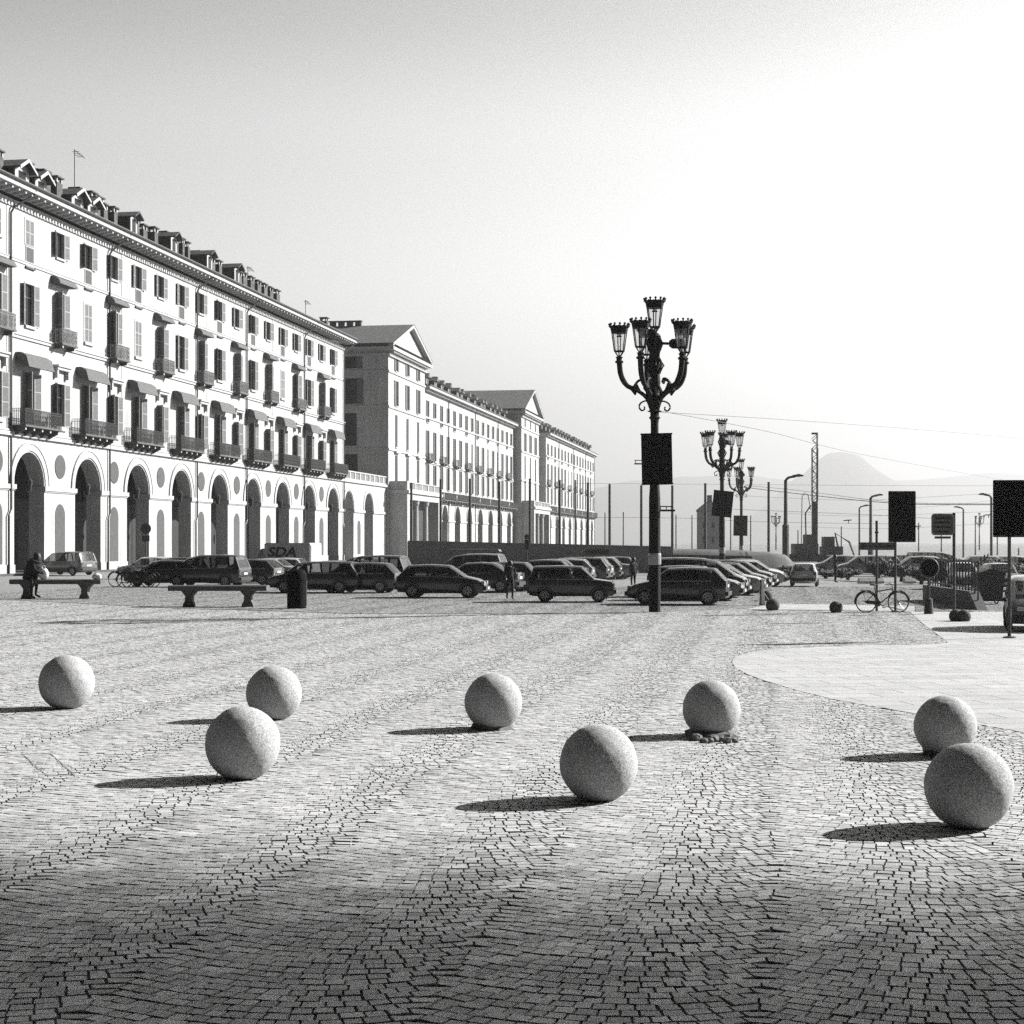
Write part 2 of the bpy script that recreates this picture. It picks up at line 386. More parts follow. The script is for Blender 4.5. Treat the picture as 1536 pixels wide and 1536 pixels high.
# ------------------------------------------------------------------ stone balls
def ball(px, py, rpx, label, base=None, seed=0, grp='stone ball bollards on the cobbles', sink=.0):
    y = CAMH*F/(py-HY+rpx); r = rpx*y/F; x = PX(px, y)
    t = thing('stone_ball', label, 'stone ball', (x, y, 0), R.uniform(0,6), grp)
    bm = bmesh.new(); bmesh.ops.create_icosphere(bm, subdivisions=5 if rpx > 30 else 3, radius=r)
    from mathutils import noise
    for v in bm.verts:
        n = v.co.normalized()
        k = 1 + .018*noise.noise(n*1.7+Vector((seed,0,0))) + 0.009*noise.noise(n*7+Vector((0,seed,0))) + .004*noise.noise(n*26)
        v.co = n*r*k
        if v.co.z < -r*.93: v.co.z = -r*.93
    me = bpy.data.meshes.new('ball'); bm.to_mesh(me); bm.free(); me.materials.append(M['granite' if rpx > 30 else 'dark_granite'])
    me.polygons.foreach_set('use_smooth', [True]*len(me.polygons))
    o = bpy.data.objects.new('ball', me); COL.objects.link(o); o.parent = t; o.location = (0,0,r*.925-sink)
    if base:
        b = MB(); n = 22; prof = [(r*base, -.01), (r*base*.92, .05*r/.37), (r*.5, .11*r/.37), (r*.34, .15*r/.37)]
        b.lathe(prof, n=n)
        for i, v in enumerate(b.v):
            q = R.uniform(.82, 1.14); b.v[i] = (v[0]*q, v[1]*q, v[2]*R.uniform(.85,1.2))
        b.build('mortar_collar', M['mortar'], t)
    return t
ball(100,1021,41,'stone ball alone at the left edge of the foreground, casting its shadow out of frame',seed=1)
ball(411,1037,41.5,'stone ball half hidden behind the larger left front ball',seed=2)
ball(364,1111,56,'rough stone ball at left front with a long shadow, overlapping the ball behind',seed=3)
ball(740,1050,43,'stone ball in the middle distance on a low mortar collar, left of the lamp post',.75,seed=4)
ball(898,1141,58.5,'dark-bottomed stone ball at front centre with shadow reaching left',seed=5)
ball(1067,1060,43,'stone ball on a broken rubble base beside the curved pale pavement',.98,seed=6)
ball(1418,1086,46,'stone ball at the edge of the pale slabs behind the largest ball',.8,seed=7)
ball(1453,1175,65,'largest nearest stone ball at the right front of the cobbles',seed=8)
for i in range(9):     # rubble at the broken base
    x, y = G(1067+R.uniform(-25,38), 1112+R.uniform(-2,3)); s = R.uniform(.03,.075)
    bm = bmesh.new(); bmesh.ops.create_icosphere(bm, subdivisions=2, radius=s)
    for v in bm.verts: v.co = Vector((v.co.x*R.uniform(.8,1.3), v.co.y*R.uniform(.8,1.2), v.co.z*R.uniform(.6,.8)))
    me = bpy.data.meshes.new('rubble_stone'); bm.to_mesh(me); bm.free(); me.materials.append(M['mortar'])
    o = bpy.data.objects.new('rubble_stone', me); COL.objects.link(o); o.location = (x, y, s*.5)
    tag(o, 'small broken stone lying by the rubble base of a stone ball', 'rubble', 'rubble around the broken ball base')
g2 = 'small stone bollards at the edge of the square'
ball(1159,905,10.5,'dark low stone bollard beside the folding sign at the car row',seed=9,grp=g2,sink=.05)
ball(1254,908.5,10,'dark low stone bollard between the car row and the bicycle',seed=10,grp=g2,sink=.05)
ball(1150,892,9,'pale stone bollard just behind the folding sign',seed=11,grp=g2,sink=.05)
ball(1434,921,10.5,'left one of two touching stone bollards under the square sign post',seed=12,grp=g2,sink=.05)
ball(1446,921.5,10.5,'right one of two touching stone bollards under the square sign post',seed=13,grp=g2,sink=.05)

# ------------------------------------------------------------------ the arcaded buildings
TH = math.atan(408/F); ZB = CAMH*F/50; XB = (10-CX)/F*ZB; RZB = math.pi/2 - TH
def T(px):                       # distance along the facade line seen at photograph column px
    r = (px-CX)/F; return (r*ZB-XB)/(math.sin(TH)-r*math.cos(TH))
def FZ(t): return ZB + t*math.cos(TH)
def FH(px, py): return PZ(py, FZ(T(px)))
def fpos(t, w=0.0):              # world position at t along the facade, w inward
    return (XB + t*math.sin(TH) - w*math.cos(TH), ZB + t*math.cos(TH) + w*math.sin(TH))

def arch_wall(b, u0, u1, v1, centres, r, spring, y0, y1, v0=0.0):
    """wall from u0..u1, v0..v1 with round arched openings from the ground; y0 front, y1 back"""
    N = 14; cur = u0
    def face(pts):
        n = len(pts); f = [(p[0], y0, p[1]) for p in pts]; k = [(p[0], y1, p[1]) for p in pts]
        b.add(f, [tuple(range(n))]); b.add(k, [tuple(range(n))[::-1]])
    for c in centres:
        face([(cur,v0),(c-r,v0),(c-r,spring),(c-r,v1),(cur,v1),(cur,spring)])
        prev = None
        for i in range(N+1):
            a = math.pi - math.pi*i/N; p = (c+r*math.cos(a), spring+r*math.sin(a))
            if prev: 
                face([prev, p, (p[0],v1), (prev[0],v1)])
                b.quad((prev[0],y0,prev[1]),(p[0],y0,p[1]),(p[0],y1,p[1]),(prev[0],y1,prev[1]))
            prev = p
        for q in (c-r, c+r): b.quad((q,y0,v0),(q,y0,spring),(q,y1,spring),(q,y1,v0))
        cur = c+r
    face([(cur,v0),(u1,v0),(u1,v1),(cur,v1)])
    b.quad((u0,y0,v0),(u0,y0,v1),(u0,y1,v1),(u0,y1,v0)); b.quad((u1,y0,v0),(u1,y0,v1),(u1,y1,v1),(u1,y1,v0))
def archivolt(b, c, spring, r0, r1, yb, yf, n=16):
    for i in range(n):
        a0, a1 = math.pi*i/n, math.pi*(i+1)/n
        P = [(c+q*math.cos(a), spring+q*math.sin(a)) for a in (a0,a1) for q in (r0,r1)]
        b.add([(P[0][0],yf,P[0][1]),(P[1][0],yf,P[1][1]),(P[3][0],yf,P[3][1]),(P[2][0],yf,P[2][1]),
               (P[0][0],yb,P[0][1]),(P[1][0],yb,P[1][1]),(P[3][0],yb,P[3][1]),(P[2][0],yb,P[2][1])],
              [(0,1,2,3),(0,3,7,4),(1,5,6,2)])
def rect_wall(b, u0, u1, v0, v1, rects, y, depth, gm=0, rm=0):
    """wall sheet with rectangular openings and reveals"""
    us = sorted({u0,u1,*[q for r in rects for q in (r[0],r[1])]}); vs = sorted({v0,v1,*[q for r in rects for q in (r[2],r[3])]})
    from bisect import bisect_left
    hole = set()
    for r in rects:
        for i in range(bisect_left(us,r[0]), bisect_left(us,r[1])):
            for j in range(bisect_left(vs,r[2]), bisect_left(vs,r[3])): hole.add((i,j))
    o = len(b.v)
    nv = len(vs)
    for u in us:
        for v in vs: b.v.append((u,y,v))
    for i in range(len(us)-1):
        for j in range(nv-1):
            if (i,j) not in hole:
                b.f.append((o+i*nv+j, o+(i+1)*nv+j, o+(i+1)*nv+j+1, o+i*nv+j+1)); b.mi.append(gm)
    for r in rects:
        a,c,d,e = r[:4]
        for p,q in (((a,d),(a,e)),((a,e),(c,e)),((c,e),(c,d)),((c,d),(a,d))):
            b.m(rm).quad((p[0],y,p[1]),(q[0],y,q[1]),(q[0],y+depth,q[1]),(p[0],y+depth,p[1]))
    b.m(0)

# shared window meshes ------------------------------------------------
_cache = {}
def shutter_mesh(w, h):
    k = ('sh', round(w,2), round(h,2))
    if k not in _cache:
        b = MB(); fr = .075; n = 3 if h > 2.4 else 2
        b.m(1)
        b.box(0,fr,-.02,.02,0,h).box(w-fr,w,-.02,.02,0,h)
        for i in range(n+1):
            z = (h-fr)*i/n; b.box(fr,w-fr,-.018,.018,z,z+fr)
        b.m(0).box(fr,w-fr,-.008,.008,fr,h-fr)
        o = b.build('shutter', [M['shutter'], M['shutter_frame']]); _cache[k] = o.data; bpy.data.objects.remove(o)
    return _cache[k]
def window(parent, u, v0, v1, hw, y, open_ang=(14,14), closed=False, curtain=False, shutters=True):
    """a casement window with its pane and louvred shutters, set in the wall plane y"""
    h = v1-v0
    k = ('wf', round(hw,2), round(h,2))
    if k not in _cache:
        b = MB(); f = .07
        b.box(-hw,-hw+f,0,.05,0,h).box(hw-f,hw,0,.05,0,h).box(-hw+f,hw-f,0,.05,0,f).box(-hw+f,hw-f,0,.05,h-f,h).box(-.03,.03,0,.05,f,h-f)
        if h > 2: b.box(-hw+f,-.03,.01,.04,h*.68,h*.68+.05).box(.03,hw-f,.01,.04,h*.68,h*.68+.05)
        o = b.build('window', M['casement']); _cache[k] = o.data; bpy.data.objects.remove(o)
        b = MB(); b.quad((-hw,.03,0),(hw,.03,0),(hw,.03,h),(-hw,.03,h)); o = b.build('pane', M['pane'], recalc=False); _cache[k+(1,)] = o.data; bpy.data.objects.remove(o)
    w = bpy.data.objects.new('window', _cache[k]); COL.objects.link(w); w.parent = parent; w.location = (u, y+.2, v0)
    p = bpy.data.objects.new('pane', _cache[k+(1,)]); COL.objects.link(p); p.parent = w
    if shutters:
        me = shutter_mesh(hw-.01 if closed else hw+.02, h+.04)
        for s in (-1, 1):
            o = bpy.data.objects.new('shutter', me); COL.objects.link(o); o.parent = w
            if closed:
                o.location = (-hw if s < 0 else 0.01, -.22, -.02)
            else:
                a = open_ang[0 if s < 0 else 1]
                o.location = (s*(hw+.02), -.235, -.02)
                o.rotation_euler = (0, 0, rad(180+a) if s < 0 else rad(-a))
    return w

def balcony(parent, u, v, hw, depth, h, mat_bars, y=0.0, brackets=4, name='balcony'):
    k = ('bal', hw, depth, h, mat_bars.name); bd = 1.0 if depth > 1 else .2
    if k not in _cache:
        b = MB()
        b.m(2).box(-hw-.06,hw+.06,-depth-.06,0,-.12,0)
        for i in range(brackets):
            x = -hw+.3+(2*hw-.6)*i/max(1,brackets-1)
            b.m(2).prism([(0,-.12),(-depth*.86,-.12),(-depth*.88,-.34),(-depth*.45,-.36-bd*.2),(-.12,-.3-bd*.5),(0,-.3-bd*.55)],'x',x-.1,x+.1).m(1).box(x-.1,x+.1,-depth*.88-.03,-depth*.88+.0,-.35,-.13)  # shade and sun painted by material: dark bracket bodies, pale end plates
        b.m(0)
        for z in (.06, h*.84, h): 
            b.box(-hw,hw,-depth,-depth+.035,z-.03,z).box(-hw,-hw+.035,-depth+.035,0,z-.03,z).box(hw-.035,hw,-depth+.035,0,z-.03,z)
        n = int(2*hw/.13)
        for i in range(n+1):
            x = -hw+2*hw*i/n; b.box(x-.019,x+.019,-depth+.003,-depth+.031,.06,h-.03)
            if i % 2 == 0: b.ring((x, -depth+.017, h*.92-.01), .05, .009, 8, 4)
            if i % 3 == 1: b.ring((x, -depth+.017, h*.6), .1, .018, 10, 4).ring((x, -depth+.017, h*.3), .12, .018, 10, 4).ring((x, -depth+.017, h*.3), .05, .018, 8, 4)
        n2 = int(depth/.13)
        for i in range(1,n2):
            yy = -depth*i/n2
            for x in (-hw+.017, hw-.017): b.box(x-.018,x+.018,yy-.018,yy+.018,.06,h-.03)
        o1 = b.build('balcony', [mat_bars, M['trim'], M['bench']]); _cache[k] = o1.data; bpy.data.objects.remove(o1)
    o = bpy.data.objects.new(name, _cache[k]); COL.objects.link(o); o.parent = parent; o.location = (u, y, v); return o

BAY = 10.335; C0 = 3.6
def main_building():
    U0, U1 = -12.0, 91.4
    t = thing('arcaded_palazzo', 'long white four-storey palazzo with round arcade, shutters and iron balconies at left', 'building', (XB, ZB, 0), RZB)
    centres = [C0 + BAY*k for k in range(-1, 9)]
    SP, RR = 6.6, 2.46
    # ground floor arcade wall
    b = MB(); arch_wall(b, U0, U1, 10.1, centres, RR, SP, 0, 1.25); b.build('arcade_wall', M['stucco'], t)
    for c in centres:
        b = MB(); archivolt(b, c, SP, RR+.12, RR+.62, 0, -.07); archivolt(b, c, SP, RR+.62, RR+.74, 0, -.12); b.build('archivolt', M['trim'], t)
    ed = [U0] + [q for c in centres for q in (c-RR, c+RR)] + [U1]
    for i in range(0, len(ed), 2):
        a, c = ed[i], ed[i+1]
        b = MB(); b.box(a-.12,c+.12 if c < U1 else c,-.16,1.4,SP-.34,SP); b.box(a-.05,c+.05 if c < U1 else c,-.08,1.33,SP-.44,SP-.34)
        b.build('impost', M['trim'], t)
        b = MB(); b.box(a-.06 if a > U0 else a,c+.06 if c < U1 else c,-.07,1.31,0,.75); b.build('pier_base', M['trim'], t)
    # oculus discs and niches on the piers
    for k in range(-1, 8):
        c = C0 + BAY*k + BAY/2
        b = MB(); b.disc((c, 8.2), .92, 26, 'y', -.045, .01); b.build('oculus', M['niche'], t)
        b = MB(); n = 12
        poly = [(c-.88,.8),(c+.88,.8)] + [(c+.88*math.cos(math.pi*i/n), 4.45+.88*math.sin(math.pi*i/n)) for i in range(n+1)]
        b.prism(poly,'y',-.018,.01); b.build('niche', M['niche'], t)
    # inside the arcade
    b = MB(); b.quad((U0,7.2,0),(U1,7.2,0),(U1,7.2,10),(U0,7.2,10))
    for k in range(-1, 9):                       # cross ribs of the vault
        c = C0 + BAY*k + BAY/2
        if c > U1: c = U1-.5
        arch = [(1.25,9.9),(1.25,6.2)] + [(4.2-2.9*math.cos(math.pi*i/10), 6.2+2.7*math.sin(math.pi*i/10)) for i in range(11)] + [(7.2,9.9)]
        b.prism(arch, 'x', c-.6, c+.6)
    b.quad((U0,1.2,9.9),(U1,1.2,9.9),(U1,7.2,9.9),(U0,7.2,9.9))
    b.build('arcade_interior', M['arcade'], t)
    for k in range(-1, 9):
        c = C0 + BAY*k
        b = MB(); b.box(c-5.1,c+5.1,7.0,7.19,0,6.0); b.m(1).box(c-1.9,c+1.9,6.96,6.99,.5,4.2).m(0)  # dark front spread over the whole back wall to suppress sun patches
        for x in (-.65,.65): b.box(c+x-.06,c+x+.06,6.9,6.95,0,5.4)
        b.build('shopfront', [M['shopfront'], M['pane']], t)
        b = MB(); b.lathe([(.16,0),(.26,.7),(.3,.74),(.05,1.0),(.03,1.15)], (c+1.2,.6,7.0-.8), 6); b.tube([(c+1.2,.6,7.3),(c+1.2,.6,9.0)],.02,4)
        b.build('arcade_lantern', M['iron'], t)
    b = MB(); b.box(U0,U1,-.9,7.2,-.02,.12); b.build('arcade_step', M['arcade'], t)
    # upper storeys
    cols = []
    for k in range(-1, 9):
        cols.append((C0+BAY*k, 0, k))
        if C0+BAY*k+BAY/2 < U1-1: cols.append((C0+BAY*k+BAY/2, 1, k))
    HWN = .70
    rects = []
    for u, kind, k in cols:
        rects.append((u-.72,u+.72,10.95,14.9) if kind == 0 else (u-.72,u+.72,11.35,14.6))
        rects.append((u-HWN,u+HWN,18.45,21.5) if kind == 0 else (u-HWN,u+HWN,17.75,21.6))
        rects.append((u-HWN,u+HWN,24.35,26.25))
    b = MB(); rect_wall(b, U0, U1, 10.1, 27.3, rects, 0, .3)
    b.quad((U1,0,10.1),(U1,0,27.3),(U1,14,27.3),(U1,14,10.1)); b.quad((U0,0,0),(U0,0,27.3),(U0,14,27.3),(U0,14,0))
    b.quad((U1,1.2,0),(U1,1.2,10.1),(U1,14,10.1),(U1,14,0))
    b.build('upper_wall', M['stucco'], t)
    b = MB()
    for v, d, h in ((10.1,.22,.3),(10.45,.12,.14),(17.3,.12,.22),(17.52,.2,.12),(22.85,.08,.18),(23.03,.12,.08)): b.box(U0,U1+.0,-d,0,v,v+h)
    for k in range(-1,9):                        # thin pilaster strips every bay
        x = C0 - 3.35 + BAY*k
        if k % 2 == 0: b.box(x-.28,x+.28,-.035,0,10.6,26.9)
    # frames around openings
    for r in rects:
        a,c,d,e = r; q = .13
        b.box(a-q,a-.001,-.035,0,d,e+q).box(c+.001,c+q,-.035,0,d,e+q).box(a-.001,c+.001,-.035,0,e+.001,e+q)
    b.build('string_courses', M['trim'], t)
    rr = random.Random(11)
    for u, kind, k in cols:
        if kind == 0:
            window(t, u, 10.95, 14.9, .72, 0, (rr.uniform(40,70), rr.uniform(8,18)))
            # awning box over the balcony door
            b = MB(); b.prism([(-.02,16.25),(-.42,16.25),(-.86,16.0),(-1.08,15.18),(-1.0,15.15),(-.1,15.5)],'x',u-2.25,u+1.95); b.build('awning', M['awning'], t)
        else:
            window(t, u, 11.35, 14.6, .72, 0, (rr.uniform(25,60), rr.uniform(8,18)))
            b = MB(); b.box(u-1.25,u+1.25,-.5,0,15.85,16.0).box(u-1.15,u+1.15,-.38,0,15.62,15.85).box(u-1.1,u-.85,-.32,0,15.0,15.62).box(u+.85,u+1.1,-.32,0,15.0,15.62)
            b.build('window_hood', M['trim'], t)
            b = MB(); b.box(u-.98,u+.98,-.16,0,10.98,11.3); b.build('window_sill', M['trim'], t)
        cl = (kind == 0 and k in (1,2,6)) or rr.random() < .06
        if kind == 0:
            window(t, u, 18.45, 21.5, HWN, 0, (rr.uniform(10,24), rr.uniform(6,14)), closed=cl)
            b = MB(); b.box(u-.85,u+.85,-.16,0,18.2,18.4); b.build('window_sill', M['trim'], t)
        else:
            window(t, u, 17.75, 21.6, HWN, 0, (rr.uniform(50,90), rr.uniform(8,18)))
            balcony(t, u, 17.62, 1.35, .82, 1.15, M['rail'], brackets=2)
            b = MB(); n = 6; pf = [(0,22.15),(0,22.75)] + [(-.78*math.sin(math.pi/2*i/n), 22.15+.6*math.cos(math.pi/2*i/n)) for i in range(1,n+1)]
            b.prism(pf,'x',u-1.6,u+1.6); b.build('canopy_hood', M['awning'], t)
        window(t, u, 24.35, 26.25, HWN, 0, (rr.uniform(8,26), rr.uniform(6,14)), closed=rr.random() < .1)
        if kind == 0:
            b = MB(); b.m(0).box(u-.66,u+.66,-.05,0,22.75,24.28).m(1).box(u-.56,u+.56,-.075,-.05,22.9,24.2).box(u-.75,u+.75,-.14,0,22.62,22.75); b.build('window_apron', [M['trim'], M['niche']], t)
        else:
            b = MB(); b.box(u-.82,u+.82,-.14,0,24.14,24.3); b.build('window_sill', M['trim'], t)
        if kind == 0:
            balcony(t, u+.1, 10.9, 3.0, 1.1, 1.2, M['iron'], brackets=5)
    # cornice with its brackets
    b = MB(); b.box(U0,U1+.1,-.10,0,26.72,26.84).box(U0,U1+.15,-.3,0,27.55,27.78)
    n = int((U1-U0)/1.03)
    for i in range(n+1):
        x = U0+.15+(U1-U0-.3)*i/n; b.prism([(-.3,27.42),(-.9,27.52),(-1.25,27.56),(-1.25,27.78),(-.3,27.78)],'x',x-.11,x+.11)
    for i in range(2*n+1):
        x = U0+.2+(U1-U0-.4)*i/(2*n); b.box(x-.14,x+.14,-.16,-.10,26.74,26.98)
    b.box(U0,U1+1.1,-1.42,0,27.78,27.93)
    b.box(U0,U1+1.2,-1.36,0,27.93,28.14).build('cornice', M['trim'], t)
    b = MB(); b.tube([(U0,-1.42,28.24),(U1+1.2,-1.42,28.24)],.14,8); b.box(U0,U1+1.2,-1.3,-.1,28.15,28.3).build('gutter', M['pipe'], t)
    b = MB(); zr = 28.3
    b.add([(U0,-1.35,zr),(U1+1.2,-1.35,zr),(U1-5,8.2,zr+4.7),(U0,8.2,zr+4.7),(U1+1.2,17,zr),(U0,17,zr)],[(0,1,2,3),(1,4,2),(4,5,3,2)])
    roof = b.build('roof', M['roof'], t)
    # downpipes
    for u in (.38, 17.9, 38.3, 52.9, 73.6, 90.9):
        b = MB(); b.tube([(u+1.5,-1.35,28.1),(u+1.4,-1.3,27.75),(u+.15,-.3,26.6),(u,-.16,26.2),(u,-.16,4.75),(u-.35,-.16,4.3),(u-.35,-.16,.1)],.085,8); b.build('downpipe', M['pipe'], t)
    # dormers
    def dormer(u, wd, hd, y0, open_gable=False):
        d = MB(); z = 28.3+.49*(y0+1.35)-.25
        d.m(1).box(u-wd,u+wd,y0,y0+.12,z,z+hd)
        d.m(0).box(u-wd,u+wd,y0+.12,y0+5,z,z+hd)
        o = d.build('dormer', [M['roof'], M['trim']], roof)
    def dormer_parts(u, wd, hd, y0, board):
        z = 28.3+.49*(y0+1.35)-.25
        d = MB(); d.m(1).box(u-wd,u+wd,y0,y0+.1,z,z+hd); d.m(1).prism([(u-wd,z+hd),(u+wd,z+hd),(u,z+hd+wd*.55)],'y',y0,y0+.1)
        d.m(0).box(u-wd,u+wd,y0+.1,y0+4.5,z,z+hd)
        d.m(2).box(u-wd*.5,u+wd*.5,y0-.03,y0,z+.2,z+hd-.15)
        ov = .28; th = .12; e = .55
        for s in (-1,1):
            d.m(0).add([(u,y0-e,z+hd+wd*.55+.02),(u+s*(wd+ov),y0-e,z+hd-ov*.55+.02),(u+s*(wd+ov),y0+5,z+hd-ov*.55+.02),(u,y0+5,z+hd+wd*.55+.02),
                   (u,y0-e,z+hd+wd*.55+th+.02),(u+s*(wd+ov),y0-e,z+hd-ov*.55+th+.02),(u+s*(wd+ov),y0+5,z+hd-ov*.55+th+.02),(u,y0+5,z+hd+wd*.55+th+.02)],
                  [(0,1,2,3),(4,7,6,5),(0,4,5,1),(1,5,6,2),(2,6,7,3)])
            if board:
                d.m(1).add([(u,y0-e-.04,z+hd+wd*.55-.1),(u+s*(wd+ov),y0-e-.04,z+hd-ov*.55-.1),(u+s*(wd+ov),y0-e-.04,z+hd-ov*.55+.08),(u,y0-e-.04,z+hd+wd*.55+.08),
                       (u,y0-e,z+hd+wd*.55-.1),(u+s*(wd+ov),y0-e,z+hd-ov*.55-.1),(u+s*(wd+ov),y0-e,z+hd-ov*.55+.16),(u,y0-e,z+hd+wd*.55+.16)],
                      [(0,1,2,3),(4,7,6,5),(0,4,5,1),(3,2,6,7),(1,5,6,2)])
        d.build('dormer', [M['roof'], M['trim'], M['pane']], roof, recalc=True)
    for u, wd, hd, bd in ((-6,1.1,1.2,True),(1.8,1.1,1.05,True),(4.9,.95,.95,True),(11.3,1.05,1.0,True),(14.2,.95,.95,True),(22.6,.7,1.6,False),(31.9,.7,1.6,False),(41.3,.7,1.6,False),(49.3,.72,1.65,False)):
        dormer_parts(u, wd, hd, -.3, bd)
    def chimney(u, y0, w, h):
        z = 28.3+.49*(y0+1.35)-.3
        c = MB(); c.box(u-w,u+w,y0,y0+w*2,z,z+h).m(1)
        for s in (-1,1):
            for q in (0,1): c.box(u+s*w*.8-.08,u+s*w*.8+.08,y0+q*w*1.7+.02,y0+q*w*1.7+.18,z+h,z+h+.35)
        c.m(0).box(u-w-.12,u+w+.12,y0-.12,y0+w*2+.12,z+h+.35,z+h+.47)
        c.build('chimney', [M['roof'], M['trim']], roof)
    for u,y0,w,h in ((-1.2,.3,.35,1.5),(.2,.5,.3,1.3),(7.4,.3,.4,1.35),(9.6,.4,.5,1.5),(16.6,.3,.4,1.4),(18.6,.5,.4,1.2),(20.2,.3,.35,1.35),(24.9,.3,.4,1.3),(26.9,.4,.45,1.1),(29.2,.3,.4,1.35),(34.2,.3,.4,1.2),(36.2,.4,.25,1.6),(37.6,.4,.25,1.5),(44.1,.3,.45,1.2),(46.4,.4,.4,1.25),(52.2,.3,.4,1.15),(7,1.6,.45,1.5),(10,2.2,.5,1.3),(16,1.5,.4,1.5),(20.8,1.8,.4,1.2),(24.6,2.2,.45,1.3),(28,1.4,.45,1.4),(34,1.0,.45,1.3),(35.2,1.6,.3,1.5),(39.6,1.9,.4,1.2),(44,1.6,.5,1.2),(46,1.9,.45,1.2),(52,1.0,.45,1.2),(-3,2,.8,2.3),(8.2,.8,.55,1.5),(17.2,.9,.5,1.7),(19.3,1.2,.5,1.6),(26.3,1.0,.6,1.5),(29,2.,.4,1.3),(36.5,1.2,.28,1.6),(38.3,1.2,.28,1.5),(54.6,.6,.6,1.3),(57.0,.6,.6,1.25),(59.3,.6,.6,1.2),(61.5,.6,.55,1.2),(63.6,.6,.55,1.15),(66.0,.6,.6,1.2),(84.5,.2,.4,.8)):
        chimney(u,y0,w,h)
    for u,h in ((13.6,4.6),(56.6,2.4),(77.8,1.9)):
        a = MB(); z = 29.3; a.tube([(u,1,z),(u,1,z+h)],.035,5).tube([(u-.1,1,z+h),(u+1.5,.8,z+h-.35)],.03,4)
        for q in range(4): a.tube([(u+.3*q+.2,.7,z+h-.1-.07*q),(u+.3*q+.2,1.3,z+h-.1-.07*q)],.02,4)
        a.build('antenna', M['iron'], roof)
main_building()

def balustrade(b, u0, u1, y, v, h=1.05, step=2.6):
    b.box(u0,u1,y-.15,y+.15,v,v+.18).box(u0,u1,y-.17,y+.17,v+h-.15,v+h)
    n = max(1, round((u1-u0)/step))
    for i in range(n+1):
        x = u0+(u1-u0)*i/n; b.box(max(u0,x-.24),min(u1,x+.24),y-.145,y+.145,v+.181,v+h-.151)
    k = int((u1-u0)/.34)
    for i in range(k):
        x = u0+(i+.5)*(u1-u0)/k; b.box(x-.07,x+.07,y-.06,y+.06,v+.18,v+h-.15)

def terrace_link():
    U0, U1 = 91.45, 114.6
    L = U1-U0
    t = thing('terrace_arcade', 'low white arcade with roof terrace joining the two palazzi across the street', 'arcade', (*fpos(U0), 0), RZB)
    cs = [93.8-U0+.0, 104.0-U0]
    b = MB(); arch_wall(b, .01, L, 10.1, cs, 2.35, 6.6, .02, 1.25); b.quad((.01,7.2,0),(L,7.2,0),(L,7.2,10),(.01,7.2,10)); b.quad((.01,0.1,10.08),(L,.1,10.08),(L,7.3,10.08),(.01,7.3,10.08))
    b.build('arcade_wall', M['stucco'], t)
    for c in cs:
        b = MB(); archivolt(b, c, 6.6, 2.47, 3.0, .02, -.06); b.build('archivolt', M['trim'], t)
    for a, c in ((cs[0]+2.35, cs[1]-2.35), (cs[1]+2.35, L)):
        b = MB(); b.box(a-.1,c+.1 if c < L else c,-.14,1.35,6.26,6.6); b.build('impost', M['trim'], t)
    b = MB(); b.box(.01,L,-.22,.02,10.1,10.4); b.build('cornice', M['trim'], t)
    b = MB(); balustrade(b, .3, L, .1, 10.4, 1.2); b.build('balustrade', M['trim'], t)
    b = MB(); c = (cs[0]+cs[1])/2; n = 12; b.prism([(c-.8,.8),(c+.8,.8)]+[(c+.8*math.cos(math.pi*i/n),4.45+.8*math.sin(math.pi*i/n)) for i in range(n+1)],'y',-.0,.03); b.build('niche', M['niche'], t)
    b = MB()
    for i,(u,s) in enumerate(((3,.5),(6.5,.7),(9.5,.45),(14,.6),(18,.5))):
        b.lathe([(.2*s,0),(.3*s,.45)], (u,1.1,10.4), 8)
    b.build('flower_pots', M['awning'], t)
terrace_link()

# far buildings: each window is one small mesh -------------------------------
def far_window_mesh(hw, h, sh=True):
    k = ('fw', round(hw,2), round(h,2), sh)
    if k not in _cache:
        b = MB(); b.m(0).box(-hw,hw,-.03,.02,0,h)
        if sh: b.m(1).box(-hw*1.9,-hw-.01,-.1,.0,0,h).box(hw+.01,hw*1.9,-.1,.0,0,h)
        b.m(2).box(-hw-.1,hw+.1,-.14,.02,-.16,-.01)
        o = b.build('window', [M['pane'], M['shutter'], M['trim']]); _cache[k] = o.data; bpy.data.objects.remove(o)
    return _cache[k]
def far_window(parent, u, y, v, hw, h, sh=True):
    o = bpy.data.objects.new('window', far_window_mesh(hw, h, sh)); COL.objects.link(o); o.parent = parent; o.location = (u, y, v); return o

